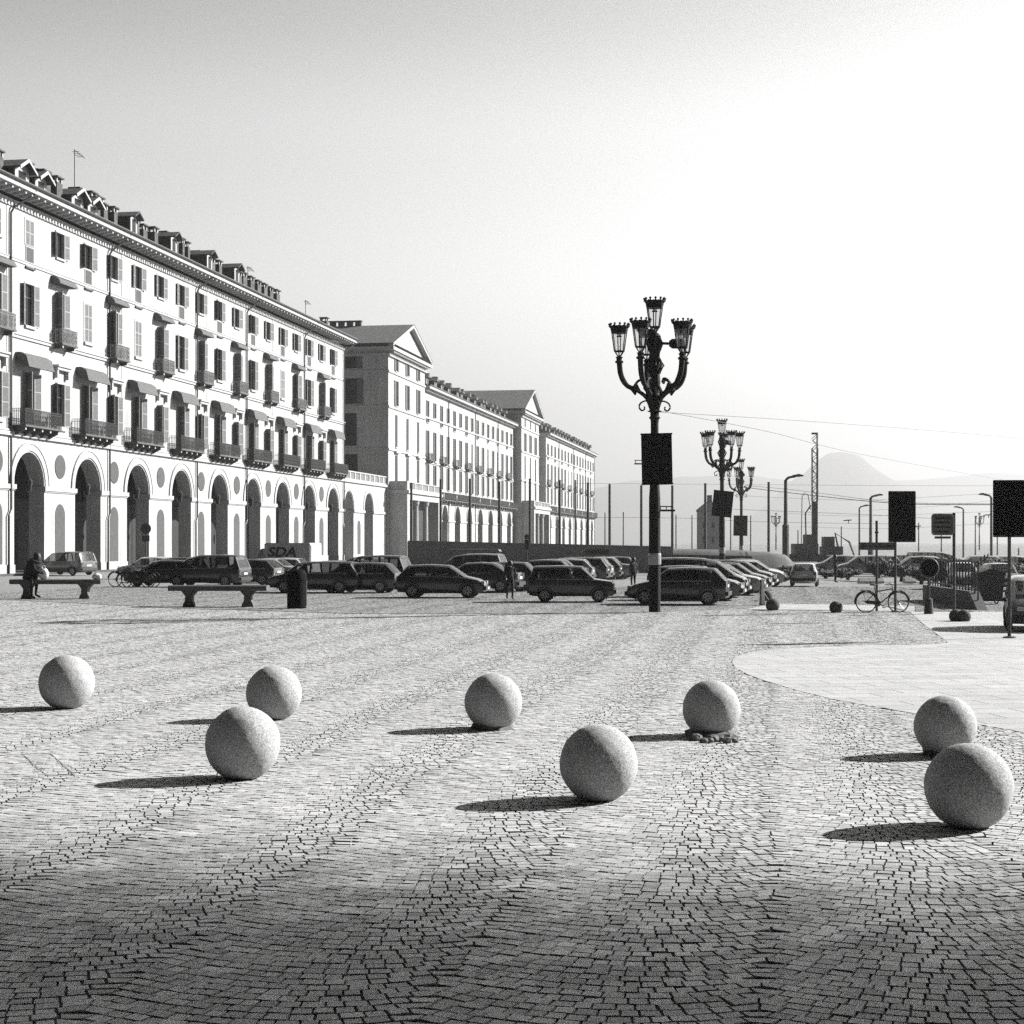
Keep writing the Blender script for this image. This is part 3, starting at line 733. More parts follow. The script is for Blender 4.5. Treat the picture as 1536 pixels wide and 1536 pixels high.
def wing(t0, t1, out, eave, label, n, floors, seed, dormers):
    L = t1-t0; rr = random.Random(seed)
    t = thing('arcaded_wing', label, 'building', (*fpos(t0, -out), 0), RZB)
    nb = n//2; sp = L/nb
    cs = [sp*(k+.5) for k in range(nb)]; r = min(2.4, sp*.24); SP = 6.0
    b = MB(); arch_wall(b, 0, L, 8.9, cs, r, SP, 0, 1.2); b.build('arcade_wall', M['stucco'], t)
    for c in cs:
        b = MB(); archivolt(b, c, SP, r+.1, r+.5, 0, -.08, 10); b.build('archivolt', M['trim'], t)
    for i in range(nb+1):
        a = cs[i-1]+r if i else 0; c = cs[i]-r if i < nb else L
        b = MB(); b.box(a-.1 if i else a, c+.1 if i < nb else c, -.14, 1.3, SP-.3, SP); b.build('impost', M['trim'], t)
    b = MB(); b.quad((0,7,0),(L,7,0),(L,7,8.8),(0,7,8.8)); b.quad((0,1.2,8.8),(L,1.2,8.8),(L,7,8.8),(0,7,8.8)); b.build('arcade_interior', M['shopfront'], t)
    b = MB(); b.box(0,L,0,14,8.9,eave-.6); b.build('upper_wall', M['stucco'], t)
    b = MB()
    for v in (8.9, floors[0][0]-.55, floors[1][0]-.5, floors[2][0]-.45): b.box(0,L,-.15,-.001,v,v+.28)
    b.box(0,L,-.5,-.002,eave-.95,eave-.6).box(0,L+.5,-1.0,14,eave-.599,eave-.2).build('cornice', M['trim'], t)
    b = MB(); b.box(0,L+.5,-1.1,-.9,eave-.199,eave).build('gutter', M['pipe'], t)
    b = MB(); z = eave-.19
    b.add([(0,-1,z),(L,-1,z),(L,7,z+3.6),(0,7,z+3.6),(L,15,z),(0,15,z)],[(0,1,2,3),(4,5,3,2),(1,4,2),(5,0,3)]); rf = b.build('roof', M['roof_far'], t)
    for i in range(n):
        u = L*(i+.5)/n
        far_window(t, u, 0, floors[0][0], .62, floors[0][1])
        far_window(t, u, 0, floors[1][0], .62, floors[1][1], rr.random() < .7)
        far_window(t, u, 0, floors[2][0] + (0 if i % 2 else -1.0), .6, floors[2][1] + (0 if i % 2 else 1.0))
        if i % 2 == 0: balcony(t, u, floors[1][0]-.1, 1.3, .8, 1.1, M['rail'], brackets=2)
        b = MB(); b.box(u-1.0,u+1.0,-.35,-.003,floors[0][0]+floors[0][1]+.45,floors[0][0]+floors[0][1]+.7).build('window_hood', M['trim'], t)
    for k in range(nb):
        balcony(t, cs[k], 9.25, sp*.46, 1.0, 1.2, M['iron'], brackets=5)
    for k in range(dormers):
        u = L*(k+.4)/dormers; y0 = 1.0 + rr.uniform(-.3,.3); zz = z+.45*(y0+1)-.2; w = .8
        d = MB(); d.m(1).box(u-w,u+w,y0,y0+.1,zz,zz+1.3).m(0).box(u-w,u+w,y0+.1,y0+4,zz,zz+1.3)
        d.prism([(u-w-.25,zz+1.25),(u+w+.25,zz+1.25),(u,zz+1.95)],'y',y0-.4,y0+4.2)
        d.m(2).box(u-.4,u+.4,y0-.04,y0,zz+.2,zz+1.1); d.build('dormer', [M['roof_far'], M['trim'], M['pane']], rf)
        if k % 2: 
            c = MB(); c.box(u+2.0,u+2.7,2.5,3.2,z+1.2,z+3.4).box(u+1.9,u+2.8,2.4,3.3,z+3.401,z+3.55); c.build('chimney', M['roof_far'], rf)
    for u in (L*.22, L*.5, L*.78, L-.3):
        b = MB(); b.tube([(u,-.9,eave-.3),(u,-.12,eave-1.3),(u,-.12,.1)],.08,6); b.build('downpipe', M['pipe'], t)
    return t

def pavilion(t0, t1, out, eave, rise, label, depth, win_rows, chimneys=True):
    L = t1-t0
    t = thing('pedimented_pavilion', label, 'building', (*fpos(t0, -out), 0), RZB)
    b = MB(); b.box(0,L,0,depth,0,eave); b.build('wall', M['stucco'], t)
    b = MB()
    for v in (eave-3.0, eave-8.0, eave-14.0):
        b.box(-.15,L+.15,-.15,-.001,v-.15,v+.15).box(-.15,-.001,-.001,depth,v-.15,v+.15)
    # dentilled cornice and the pediment's raking cornices
    b.box(-.3,L+.3,-.3,-.002,eave-.9,eave-.5).box(-.301,-.002,-.002,depth,eave-.9,eave-.5)
    b.box(-1.0,L+1.0,-1.0,-.002,eave-.1,eave+.35).box(-1.0,-.002,-.002,depth,eave-.1,eave+.35)
    for i in range(int(L/.7)): b.box(.2+i*.7,.5+i*.7,-.8,-.003,eave-.45,eave-.101)
    z = eave+.36; cx = L/2
    b.prism([(-.8,z),(L+.8,z),(cx,z+rise-.3)],'y',-.25,0)
    for s in (-1,1):
        xe = cx+s*(L/2+1.1)
        b.add([(xe,-1.0,z),(cx,-1.0,z+rise-.05),(cx,-1.0,z+rise+.4),(xe-s*.1,-1.0,z+.45),(xe,-.26,z),(cx,-.26,z+rise-.05),(cx,-.26,z+rise+.4),(xe-s*.1,-.26,z+.45)],
              [(0,1,2,3),(4,7,6,5),(0,4,5,1),(3,2,6,7),(0,3,7,4)])
    b.build('cornice', M['trim'], t)
    b = MB(); zr = z+.46
    b.add([(-1.1,-1.05,zr),(L+1.1,-1.05,zr),(cx,-1.05,zr+rise),(-1.1,depth+1,zr),(L+1.1,depth+1,zr),(cx,depth+1-3,zr+rise)],[(0,2,5,3),(2,1,4,5),(3,5,4)])
    b.add([(-1.1,-1.06,zr-.12),(L+1.1,-1.06,zr-.12),(L+1.1,depth+1,zr-.12),(-1.1,depth+1,zr-.12)],[(0,1,2,3)])
    rf = b.build('roof', M['roof_far'], t)
    if chimneys:
        c = MB()
        for i in range(4): c.box(cx-.3,cx+.3,depth*.35+i*1.3,depth*.35+.9+i*1.3,zr+rise-.4,zr+rise+.6)
        c.box(cx-.45,cx+.45,depth*.35-.1,depth*.35+5,zr+rise+.601,zr+rise+.75); c.build('chimney', M['roof_far'], rf)
    for i in range(3):
        u = L*(.2+.3*i)
        for v, hw, h, sh in win_rows: far_window(t, u, 0, v, hw, h, sh)
        b = MB(); b.box(u-1.3,u+1.3,-.4,-.003,win_rows[-1][0]+win_rows[-1][2]+.3,win_rows[-1][0]+win_rows[-1][2]+.6).build('window_hood', M['trim'], t)
    # windows of the shaded end wall
    for v, hw, h, sh in win_rows:
        o = far_window(t, 0, 5.5, v, hw*1.3, h, sh); o.rotation_euler = (0,0,-math.pi/2)
    # porch with columns and balustrade in front
    P0, P1, PD = .6, L*.98, 2.6
    b = MB(); b.box(P0,P1,-PD,-.004,8.4,9.3).box(P0-.3,P1+.3,-PD-.3,-.005,9.3,9.75)
    b.box(P0,P0+1.5,-PD,-.006,0,8.39).box(P1-1.5,P1,-PD,-.006,0,8.39)
    b.box(P0+.001,P0+1.0,-PD+.001,-.006,9.751,11.0)
    w = P1-P0-3
    for i in (1,2): b.lathe([(.55,0),(.55,.3),(.42,.4),(.36,7.6),(.5,7.9),(.55,8.39)], (P0+1.5+w*i/3,-PD+.6,0), 12)
    balustrade(b, P0+1.2, P1, -PD+.2, 9.76, 1.2, 4)
    p = b.build('porch', M['stucco'], t)
    b = MB(); b.box(P0+1.52,P1-1.52,-.6,-.03,.01,8.38).build('porch_doors', M['shopfront'], p)
    return t
pavilion(113.8, 137.4, .3, 29.5, 4.2, 'tall white pavilion with triangular pediment and shaded end wall beyond the terrace', 20,
         [(26.9,.7,1.7,True),(21.9,.75,3.6,True),(16.0,.7,4.6,False),(10.9,.8,3.9,False)])
wing(138.0, 223.0, 0, 26.9, 'long white arcaded wing between the two pedimented pavilions, with a row of dormers', 16, [(11.0,3.6),(15.3,4.6),(22.2,2.4)], 3, 15)
pavilion(223.8, 248.0, 1.6, 29.2, 5.0, 'farther hazy pavilion with small triangular pediment', 24,
         [(26.5,.8,1.8,False),(21.4,.9,3.8,True),(15.6,.8,4.8,False),(10.7,.9,3.9,False)], False)
wing(249.5, 343.0, 3.0, 26.9, 'farthest hazy white arcaded wing at the end of the facade row', 16, [(11.0,3.6),(15.3,4.6),(21.9,2.5)], 4, 16)

# ------------------------------------------------------------------ candelabra street lamps
def lantern_parts(parent, x, y, z0, s=1.0):
    """open six-sided lantern, wide crown with a ring of knobs; z0 = foot on the arm"""
    n = 6; rb, rt, zb, zt = .175*s, .285*s, z0+.24*s, z0+.98*s
    P = lambda r, z, i: (x+r*math.cos(2*math.pi*i/n+.26), y+r*math.sin(2*math.pi*i/n+.26), z)
    b = MB()
    b.lathe([(.10*s,0),(.12*s,.04*s),(.05*s,.08*s),(.05*s,.1*s)], (x,y,z0), 10)
    for i in range(n):
        b.tube([P(.05*s,z0+.06*s,i), P(rb*.95,zb,i)], .016*s, 5)
        b.tube([P(rb,zb,i), P(rt,zt,i)], .02*s, 5)
        b.tube([P(rb,zb,i), P(rb,zb,i+1)], .022*s, 5)
        b.tube([P(rt,zt,i), P(rt,zt,i+1)], .03*s, 5)
    b.lathe([(rt*1.0,0),(rt*1.06,.10*s),(rt*1.22,.15*s),(rt*1.22,.18*s),(rt*.5,.2*s),(.02,.21*s)], (x,y,zt-.06*s), 16)
    b.lathe([(rt*.96,0),(rt*.99,.09*s),(rt*.99,.1*s)], (x,y,zt-.12*s), 16)
    for i in range(12):
        a = 2*math.pi*i/12; q = rt*1.2
        b.lathe([(.028*s,0),(.022*s,.05*s),(.042*s,.08*s),(.042*s,.1*s),(.01*s,.13*s)], (x+q*math.cos(a), y+q*math.sin(a), zt+.1*s), 6)
    b.lathe([(.09*s,0),(.10*s,.03*s),(.02*s,.05*s),(.02*s,.22*s)], (x,y,zt-.24*s), 8)
    ln = b.build('lantern', M['lamp'], parent)
    g = MB()
    for i in range(n): g.quad(P(rb*.96,zb,i),P(rb*.96,zb,i+1),P(rt*.96,zt,i+1),P(rt*.96,zt,i))
    g.build('lantern_glass', M['lampglass'], ln, recalc=False)
def curve_pts(pts, n=7):
    out = []
    for i in range(len(pts)-1):
        p0 = Vector(pts[max(0,i-1)]); p1 = Vector(pts[i]); p2 = Vector(pts[i+1]); p3 = Vector(pts[min(len(pts)-1,i+2)])
        for k in range(n):
            t = k/n; out.append(.5*((2*p1)+(-p0+p2)*t+(2*p0-5*p1+4*p2-p3)*t*t+(-p0+3*p1-3*p2+p3)*t**3))
    out.append(Vector(pts[-1])); return out
def make_lamp(label, loc, rz, group):
    t = thing('street_lamp', label, 'street lamp', loc, rz, group)
    b = MB()
    b.lathe([(.20,0),(.20,1.95),(.195,3.9),(.17,4.3),(.14,4.9),(.135,6.5),(.15,6.6),(.2,6.66),(.15,6.72),(.15,6.84),(.26,6.88),(.15,6.93),(.155,7.3),
             (.22,7.38),(.17,7.5),(.2,7.9),(.17,8.3),(.22,8.5),(.17,8.7),(.2,9.1),(.16,9.3),(.22,9.45),(.14,9.55)], n=18)
    for k in range(8):   # leaf ornaments round the upper shaft
        a = 2*math.pi*k/8
        for z, q in ((7.5,.1),(8.45,.13),(9.2,.09)):
            c, s_ = math.cos(a), math.sin(a)
            b.tube([(.15*c,.15*s_,z-.28),((.18+q)*c,(.18+q)*s_,z),(.15*c,.15*s_,z+.28)], [.05,.035,.03], 5)
    b.build('lamp_post', M['lamp'], t)
    b = MB(); b.lathe([(.215,0),(.222,.04),(.222,.34),(.215,.4)], (0,0,1.62), 18); b.build('steel_band', M['steel'], t)
    b = MB()            # scrolls under the arms
    for k in range(4):
        a = math.pi/2*k+.2; c, s_ = math.cos(a), math.sin(a)
        pts = [(.15,7.25),(.33,7.28),(.5,7.2),(.55,7.06),(.46,6.95),(.36,7.0),(.37,7.09)]
        b.tube(curve_pts([(p[0]*c,p[0]*s_,p[1]-.05) for p in pts], 4), .03, 6)
    b.build('scroll_collar', M['lamp'], t)
    RA = 1.22
    for k in range(5):
        a = rad(-(190+72*k)); c, s_ = math.cos(a), math.sin(a)
        b = MB()
        pts = [(.12,6.98),(.28,7.35),(.62,7.62),(.95,7.78),(1.16,8.15),(RA,8.66)]
        b.tube(curve_pts([(p[0]*c,p[0]*s_,p[1]) for p in pts], 6), [.07]*12+[.085]*8+[.095]*11, 8)
        # leafy junction and upper scroll
        b.tube(curve_pts([(.5*c,.5*s_,7.56),(.62*c,.62*s_,7.86),(.42*c,.42*s_,7.98),(.35*c,.35*s_,7.84)],4), .045, 6)
        b.tube([(.66*c,.66*s_,7.45),(.72*c,.72*s_,7.62),(.62*c,.62*s_,7.9)], [.03,.13,.03], 6)
        b.lathe([(.13,0),(.15,.05),(.09,.1),(.1,.16),(.13,.2)], (RA*c,RA*s_,8.56), 10)
        b.build('lamp_arm', M['lamp'], t)
        lantern_parts(t, RA*c, RA*s_, 8.72)
    lantern_parts(t, 0, 0, 9.52, 1.04)
    b = MB(); b.tube([(.1,0,9.22),(.55,0,9.2)], .05, 6); b.lathe([(.1,0),(.17,.1),(.17,.5),(.1,.56)], (0,0,0), 10)
    for i in range(len(b.v)-40, len(b.v)): v = b.v[i]; b.v[i] = (.5+v[2], v[1], 9.2+v[0])
    b.build('floodlight', M['lamp'], t)
    return t
gl = 'cast iron candelabra street lamps'
lx, ly = G(982, 918)
lamp0 = make_lamp('nearest tall black candelabra lamp with six lanterns and silver band on its post', (lx, ly), 0, gl)
dup(lamp0, (PX(1083,111), 111), rad(52), 'second black candelabra lamp, with a tilted poster board, above the car row', gl)
dup(lamp0, (PX(1112,164), 164), rad(70), 'third smaller black candelabra lamp just behind the second lamp', gl)
dup(lamp0, (PX(1164,470), 470), rad(10), 'tiny hazy candelabra lamp beyond the end of the dark hoarding', gl, scale=1.0)
dup(lamp0, (PX(1469,470), 470), rad(33), 'tiny hazy candelabra lamp left of the right-hand poster board', gl, scale=1.0)
def board(px0, px1, py0, py1, y, tilt, label, name='poster_board'):
    x0, x1, z0, z1 = PX(px0,y), PX(px1,y), PZ(py1,y), PZ(py0,y)
    t = thing(name, label, 'poster board', ((x0+x1)/2, y, z0), 0, 'black poster boards on lamp posts')
    w, h = (x1-x0)/2, z1-z0
    b = MB(); b.box(-w,w,-.02,.02,0,h); b.build('panel', M['board'], t)
    b = MB(); b.box(-w-.02,w+.02,-.03,.03,h+.001,h+.05).box(-w-.02,w+.02,-.03,.03,-.05,-.001).box(-w*.2,w*.2,.021,.3,h*.5-.04,h*.5+.04); b.build('frame', M['board'], t)
    b = MB(); b.disc((w*.62,h*.3),.02,8,'y',-.03,-.021); b.build('rivet', M['steel'], t)
    t.rotation_euler = (0, rad(tilt), 0); return t
board(963,1009,652,725,ly-.36,-1.2,'black poster board hung on the nearest candelabra lamp')
board(1067,1097,737,774,111-.4,6,'tilted black poster board on the second candelabra lamp')
board(1100,1121,774,803,164-.4,1,'small black poster board on the third candelabra lamp')
b = MB()
b.tube([(-.7,0,0),(0,0,0)],.025,5).tube([(-.7,0,.12),(0,0,.12)],.015,5).tube([(-.65,0,0),(-.65,0,.12)],.012,4).tube([(-.4,0,0),(-.4,0,.12)],.012,4)
b.build('bracket', M['lamp'], lamp0, loc=(0,0,5.08))
b = MB()
b.tube([(0,0,0),(.7,0,0)],.035,5).tube([(0,0,.15),(.62,0,.13)],.02,5)
for q in (.2,.4,.6): b.tube([(q,0,0),(q,0,.14)],.015,4)
b.build('bracket', M['lamp'], lamp0, loc=(0,0,3.48))

# ------------------------------------------------------------------ street signs on the right
def post(b, x, y, z0, z1, r): b.tube([(x,y,z0),(x,y,z1)], r, 8)
def sign_board(px0, px1, py0, py1, pxp, pyb, label):
    x, y = G(pxp, pyb); t = thing('poster_stand', label, 'poster stand', (x, y, 0))
    a, c, z0, z1 = PX(px0,y)-x, PX(px1,y)-x, PZ(py1,y), PZ(py0,y)
    b = MB(); b.box(a,c,-.06,-.04,z0,z1); b.build('panel', M['board'], t)
    b = MB(); b.box(a-.015,c+.015,-.07,-.03,z1+.001,z1+.03).box(a-.015,c+.015,-.07,-.03,z0-.03,z0-.001).box(a-.02,a-.001,-.07,-.03,z0,z1).box(c+.001,c+.02,-.07,-.03,z0,z1); b.build('frame', M['board'], t)
    b = MB(); post(b,0,0,0,z1-.05,.045); b.lathe([(.16,0),(.16,.03),(.06,.05)], n=12); b.build('post', M['sign_dark'], t)
    b = MB(); b.disc((c-.08,z0+.1),.016,8,'y',-.075,-.061); b.build('rivet', M['steel'], t)
sign_board(1333,1372,738,812,1343,918,'black poster stand rising behind the parked bicycle')
sign_board(1490,1562,722,804,1514,957,'larger black poster stand cut by the right edge, in front of the parked car')
# arrow sign between two posts
x, y = G(1315, 917); t = thing('direction_sign', 'low grey direction sign with a left arrow, across two posts by the bicycle', 'street sign', (x, y, 0))
a, c, z0, z1 = PX(1288,y)-x, PX(1342,y)-x, PZ(825,y), PZ(813.5,y)
b = MB(); b.box(a,c,-.075,-.045,z0,z1); b.build('sign_plate', M['sign_face'], t)
b = MB(); post(b,0,0,0,PZ(781,y),.045); b.lathe([(.07,0),(.07,.06)],(0,0,PZ(800,y)),8); b.build('post', M['sign_dark'], t)
b = MB(); h = (z1-z0); zc = (z0+z1)/2; w = c-a
b.prism([(a+.05,zc),(a+.16,zc+.09),(a+.2,zc+.07),(a+.15,zc+.02),(a+.28,zc+.02),(a+.28,zc-.02),(a+.15,zc-.02),(a+.2,zc-.07),(a+.16,zc-.09)],'y',-.082,-.076)
b.prism([(a+.33,zc),(a+.385,zc+.045),(a+.44,zc),(a+.385,zc-.045)],'y',-.082,-.076)
b.build('arrow', M['black'], t)
def text_mesh(s, size, name, m, parent, loc, rot=(rad(90),0,0), shear=0.0, ext=.004, bold=0.0, sxx=1.0):
    cu = bpy.data.curves.new(name, 'FONT'); cu.body = s; cu.size = size; cu.shear = shear; cu.extrude = ext; cu.offset = bold; cu.align_x = 'CENTER'; cu.align_y = 'CENTER'
    o = bpy.data.objects.new(name, cu); COL.objects.link(o); dg = bpy.context.evaluated_depsgraph_get()
    me = bpy.data.meshes.new_from_object(o.evaluated_get(dg)); bpy.data.objects.remove(o)
    me.materials.clear(); me.materials.append(m); me.name = name
    q = bpy.data.objects.new(name, me); COL.objects.link(q); q.parent = parent; q.location = loc; q.rotation_euler = rot; q.scale = (sxx,1,1); return q
text_mesh('Po Bandiera', .16, 'lettering', M['black'], t, (a+w*.68, -.08, zc))
# square notice sign
x, y = G(1431, 930); t = thing('notice_sign', 'grey square road sign with rounded corners and a small plate beneath, on a tall post', 'street sign', (x, y, 0))
a, c, z0, z1 = PX(1396,y)-x, PX(1430,y)-x, PZ(803,y), PZ(770.5,y)
def rrect(x0,x1,z0,z1,r,n=5):
    P = []
    for cx,cz,s in ((x1-r,z0+r,-90),(x1-r,z1-r,0),(x0+r,z1-r,90),(x0+r,z0+r,180)):
        for i in range(n+1): q = rad(s+90*i/n); P.append((cx+r*math.cos(q),cz+r*math.sin(q)))
    return P
b = MB(); b.m(1).prism(rrect(a,c,z0,z1,.1),'y',-.09,-.07).m(0).prism(rrect(a+.03,c-.03,z0+.03,z1-.03,.08),'y',-.094,-.0905); b.build('sign_plate', [M['sign_face'], M['steel']], t)
b = MB()
for i in range(4): zz = z1-.16-i*.14; b.box(a+.1,c-.12-.05*(i%2),-.099,-.0945,zz,zz+.05)
b.build('lettering', M['black'], t)
b = MB(); b.box(a+.1,c-.1,-.09,-.07,PZ(808,y),z0-.03); b.build('lower_plate', M['sign_dark'], t)
b = MB(); post(b,0,0,0,PZ(769,y),.048); b.box(-.3,0,-.069,-.03,z0+.15,z0+.2).box(-.3,0,-.069,-.03,z1-.2,z1-.15); b.build('post', M['sign_dark'], t)
# round sign with a heavy foot
x, y = G(1393, 921); t = thing('round_sign', 'round black road sign seen from behind, on a post with thick base', 'street sign', (x, y, 0))
r = 14*y/F; zc = PZ(852,y)
b = MB(); b.disc((0,zc),r,28,'y',-.06,-.045); b.build('sign_plate', M['board'], t)
b = MB(); b.ring((0,-.05,zc),r,.025,28,6); b.build('sign_rim', M['sign_face'], t)
b = MB(); post(b,0,0,.4,zc+r*.6,.045); b.build('post', M['sign_dark'], t)
b = MB(); b.lathe([(.16,0),(.155,.1),(.125,.5),(.06,.54)], n=14); b.build('base', M['dkplastic'], t)
# second small round sign behind it
x, y = G(1412, 902); t = thing('round_sign', 'smaller round road sign just behind the thick-based one', 'street sign', (x, y, 0))
r = 9*y/F; zc = PZ(862,y)
b = MB(); b.disc((0,zc),r,24,'y',-.05,-.03); b.build('sign_plate', M['sign_dark'], t)
b = MB(); post(b,0,0,0,zc,.04); b.build('post', M['sign_dark'], t)
# folding sign at the car row
x, y = G(1143, 908); t = thing('folding_sign', 'narrow white folding sign beside the row of parked cars', 'street sign', (x, y, 0))
h = PZ(870,y); b = MB(); b.prism([(-.12,0),(.12,0),(.09,h),(-.03,h)],'y',-.02,.02)
for i in range(4): v = b.v[i+4]
b.build('sign_panel', M['white'], t)
b = MB(); b.tube([(-.05,.0,0),(-.05,-.03,h)],.03,6).tube([(.0,.02,h*.6),(.42,.4,0)],.025,6).box(.3,.56,.3,.5,0,.12); b.build('sign_leg', M['sign_dark'], t)
# round disc sign in front of the arcade
x, y = G(219, 866); t = thing('round_sign', 'round grey road sign on a pole in front of the left arcade', 'street sign', (x, y, 0))
zc = PZ(793,y); r = 8*y/F
b = MB(); b.disc((0,zc),r,24,'y',-.08,-.05); b.build('sign_plate', M['niche'], t)
b = MB(); post(b,0,0,0,zc+r*.4,.05); b.box(-.25,.25,-.08,-.05,zc-r-.5,zc-r-.1); b.build('post', M['sign_dark'], t)

# ------------------------------------------------------------------ benches and bin
def bench(px0, px1, pyt, pyb, legs, label):
    xc, y = G((px0+px1)/2, pyb); t = thing('stone_bench', label, 'bench', (xc, y, 0), 0, 'stone benches at the edge of the square')
    L = (px1-px0)/2*y/F; h = PZ(pyt,y)
    b = MB(); b.prism([(-.34,h-.2),(.34,h-.2),(.40,h-.13),(.40,h-.04),(.36,h),(-.36,h),(-.40,h-.04),(-.40,h-.13)],'x',-L,L); b.build('seat', M['bench'], t)
    for q in legs:
        xx = PX(q,y)-xc; b = MB(); w = .22
        b.prism([(-w*1.0,0),(w*1.0,0),(w*.9,.12),(w*.62,.22),(w*.55,h*.5),(w*.7,h-.34),(w*1.25,h-.201),(-w*1.25,h-.201),(-w*.7,h-.34),(-w*.55,h*.5),(-w*.62,.22),(-w*.9,.12)],'y',-.3,.3)
        for i in range(len(b.v)): v = b.v[i]; b.v[i] = (v[0]+xx, v[1], v[2])
        b.build('leg', M['bench'], t)
    return t, h, y
b1, h1, y1 = bench(18,154,869,898,(42,129),'long stone bench at far left with a seated person and a pale bag')
b2, h2, y2 = bench(255,402,878,910,(285,373),'long empty stone bench left of the black litter bin')
x, y = G(445, 912.5); t = thing('litter_bin', 'black cylindrical litter bin with a domed slanting hood', 'litter bin', (x, y, 0))
r = 15*y/F; h = PZ(853,y)
b = MB(); b.lathe([(r*.9,0),(r*.96,.03),(r*.96,h*.72),(r,h*.73)], n=24); b.build('body', M['board'], t)
b = MB(); n = 24; b.lathe([(r*1.02,0),(r*1.02,.1),(r*.98,.22),(r*.8,.36),(r*.45,.43),(.02,.45)], (0,0,h*.72), n)
for i in range(len(b.v)): v = b.v[i]; k = max(0, v[2]-h*.74); b.v[i] = (v[0], v[1], v[2] - k*.35*(v[0]/r*-.5+.5))
b.build('hood', M['board'], t, smooth=40)
b = MB(); b.tube([(r*.99,-.03,.1),(r*.99,-.03,h*.7)],.02,6); b.build('hinge_rod', M['steel'], t)
b = MB(); b.box(-r*.75,r*.75,-r*.55,r*.55,-.0,.03); b.build('foot', M['iron'], t)

# ------------------------------------------------------------------ cars
KINDS = {   # stations: x, zbot, zbelt, ztop, w(belt), wtop ; cabin marks
 'hatch': dict(L=3.85, W=1.62, st=[(-1.92,.38,.58,.60,.84,.80),(-1.86,.26,.88,.93,.95,.90),(-1.45,.22,.92,1.36,1,.76),(-1.36,.21,.92,1.385,1,.76),(-.58,.2,.91,1.42,1,.77),(-.46,.2,.91,1.42,1,.77),(.36,.2,.9,1.38,1,.76),(1.02,.21,.88,.93,.99,.86),(1.62,.23,.76,.79,.96,.84),(1.87,.27,.62,.65,.86,.76),(1.94,.36,.5,.52,.78,.7)], rear=(1,2), side=((3,4),(5,6)), front=(6,7), wb=(-1.2,1.2), r=.30),
 'sedan': dict(L=4.35, W=1.7, st=[(-2.15,.38,.62,.64,.84,.80),(-2.1,.27,.88,.93,.94,.88),(-1.5,.22,.94,.98,1,.88),(-.98,.21,.94,1.36,1,.76),(-.85,.21,.94,1.39,1,.76),(-.28,.2,.92,1.42,1,.77),(-.17,.2,.92,1.42,1,.77),(.5,.2,.9,1.38,1,.76),(1.2,.21,.88,.93,.99,.86),(1.85,.23,.78,.8,.96,.84),(2.1,.27,.64,.66,.86,.76),(2.17,.36,.52,.54,.78,.7)], rear=(2,3), side=((4,5),(6,7)), front=(7,8), wb=(-1.3,1.32), r=.31),
 'wagon': dict(L=4.5, W=1.72, st=[(-2.24,.38,.6,.62,.86,.82),(-2.18,.27,.9,.95,.95,.90),(-1.86,.22,.94,1.42,1,.78),(-1.76,.21,.94,1.45,1,.78),(-.95,.2,.93,1.47,1,.78),(-.84,.2,.93,1.47,1,.78),(.02,.2,.92,1.46,1,.78),(.12,.2,.92,1.46,1,.78),(.75,.2,.9,1.4,1,.77),(1.42,.21,.88,.94,.99,.86),(2.0,.24,.76,.79,.95,.82),(2.22,.28,.62,.65,.86,.76),(2.28,.36,.5,.52,.78,.7)], rear=(1,2), side=((3,4),(5,6),(7,8)), front=(8,9), wb=(-1.38,1.36), r=.31),
 'minivan': dict(L=4.4, W=1.78, st=[(-2.18,.38,.62,.64,.88,.84),(-2.13,.28,.98,1.02,.96,.92),(-1.9,.24,1.02,1.64,1,.82),(-1.8,.23,1.02,1.68,1,.82),(-.9,.22,1.0,1.71,1,.82),(-.78,.22,1.0,1.71,1,.82),(.15,.22,.98,1.68,1,.81),(.26,.22,.98,1.67,1,.81),(.85,.22,.96,1.56,1,.8),(1.62,.23,.94,1.0,.99,.86),(2.0,.26,.82,.85,.95,.84),(2.15,.3,.64,.67,.88,.78),(2.2,.38,.52,.54,.8,.72)], rear=(1,2), side=((3,4),(5,6),(7,8)), front=(8,9), wb=(-1.35,1.4), r=.32),
 'boxy': dict(L=3.45, W=1.5, st=[(-1.7,.4,.6,.62,.9,.86),(-1.67,.28,.88,.92,.97,.94),(-1.52,.25,.92,1.4,1,.86),(-1.42,.24,.92,1.42,1,.86),(-.5,.24,.91,1.44,1,.86),(-.4,.24,.91,1.44,1,.86),(.42,.24,.9,1.41,1,.85),(.92,.24,.88,.92,.99,.92),(1.62,.26,.8,.83,.97,.92),(1.69,.3,.62,.64,.95,.9),(1.73,.4,.54,.56,.88,.84)], rear=(1,2), side=((3,4),(5,6)), front=(6,7), wb=(-1.05,1.1), r=.28),
}
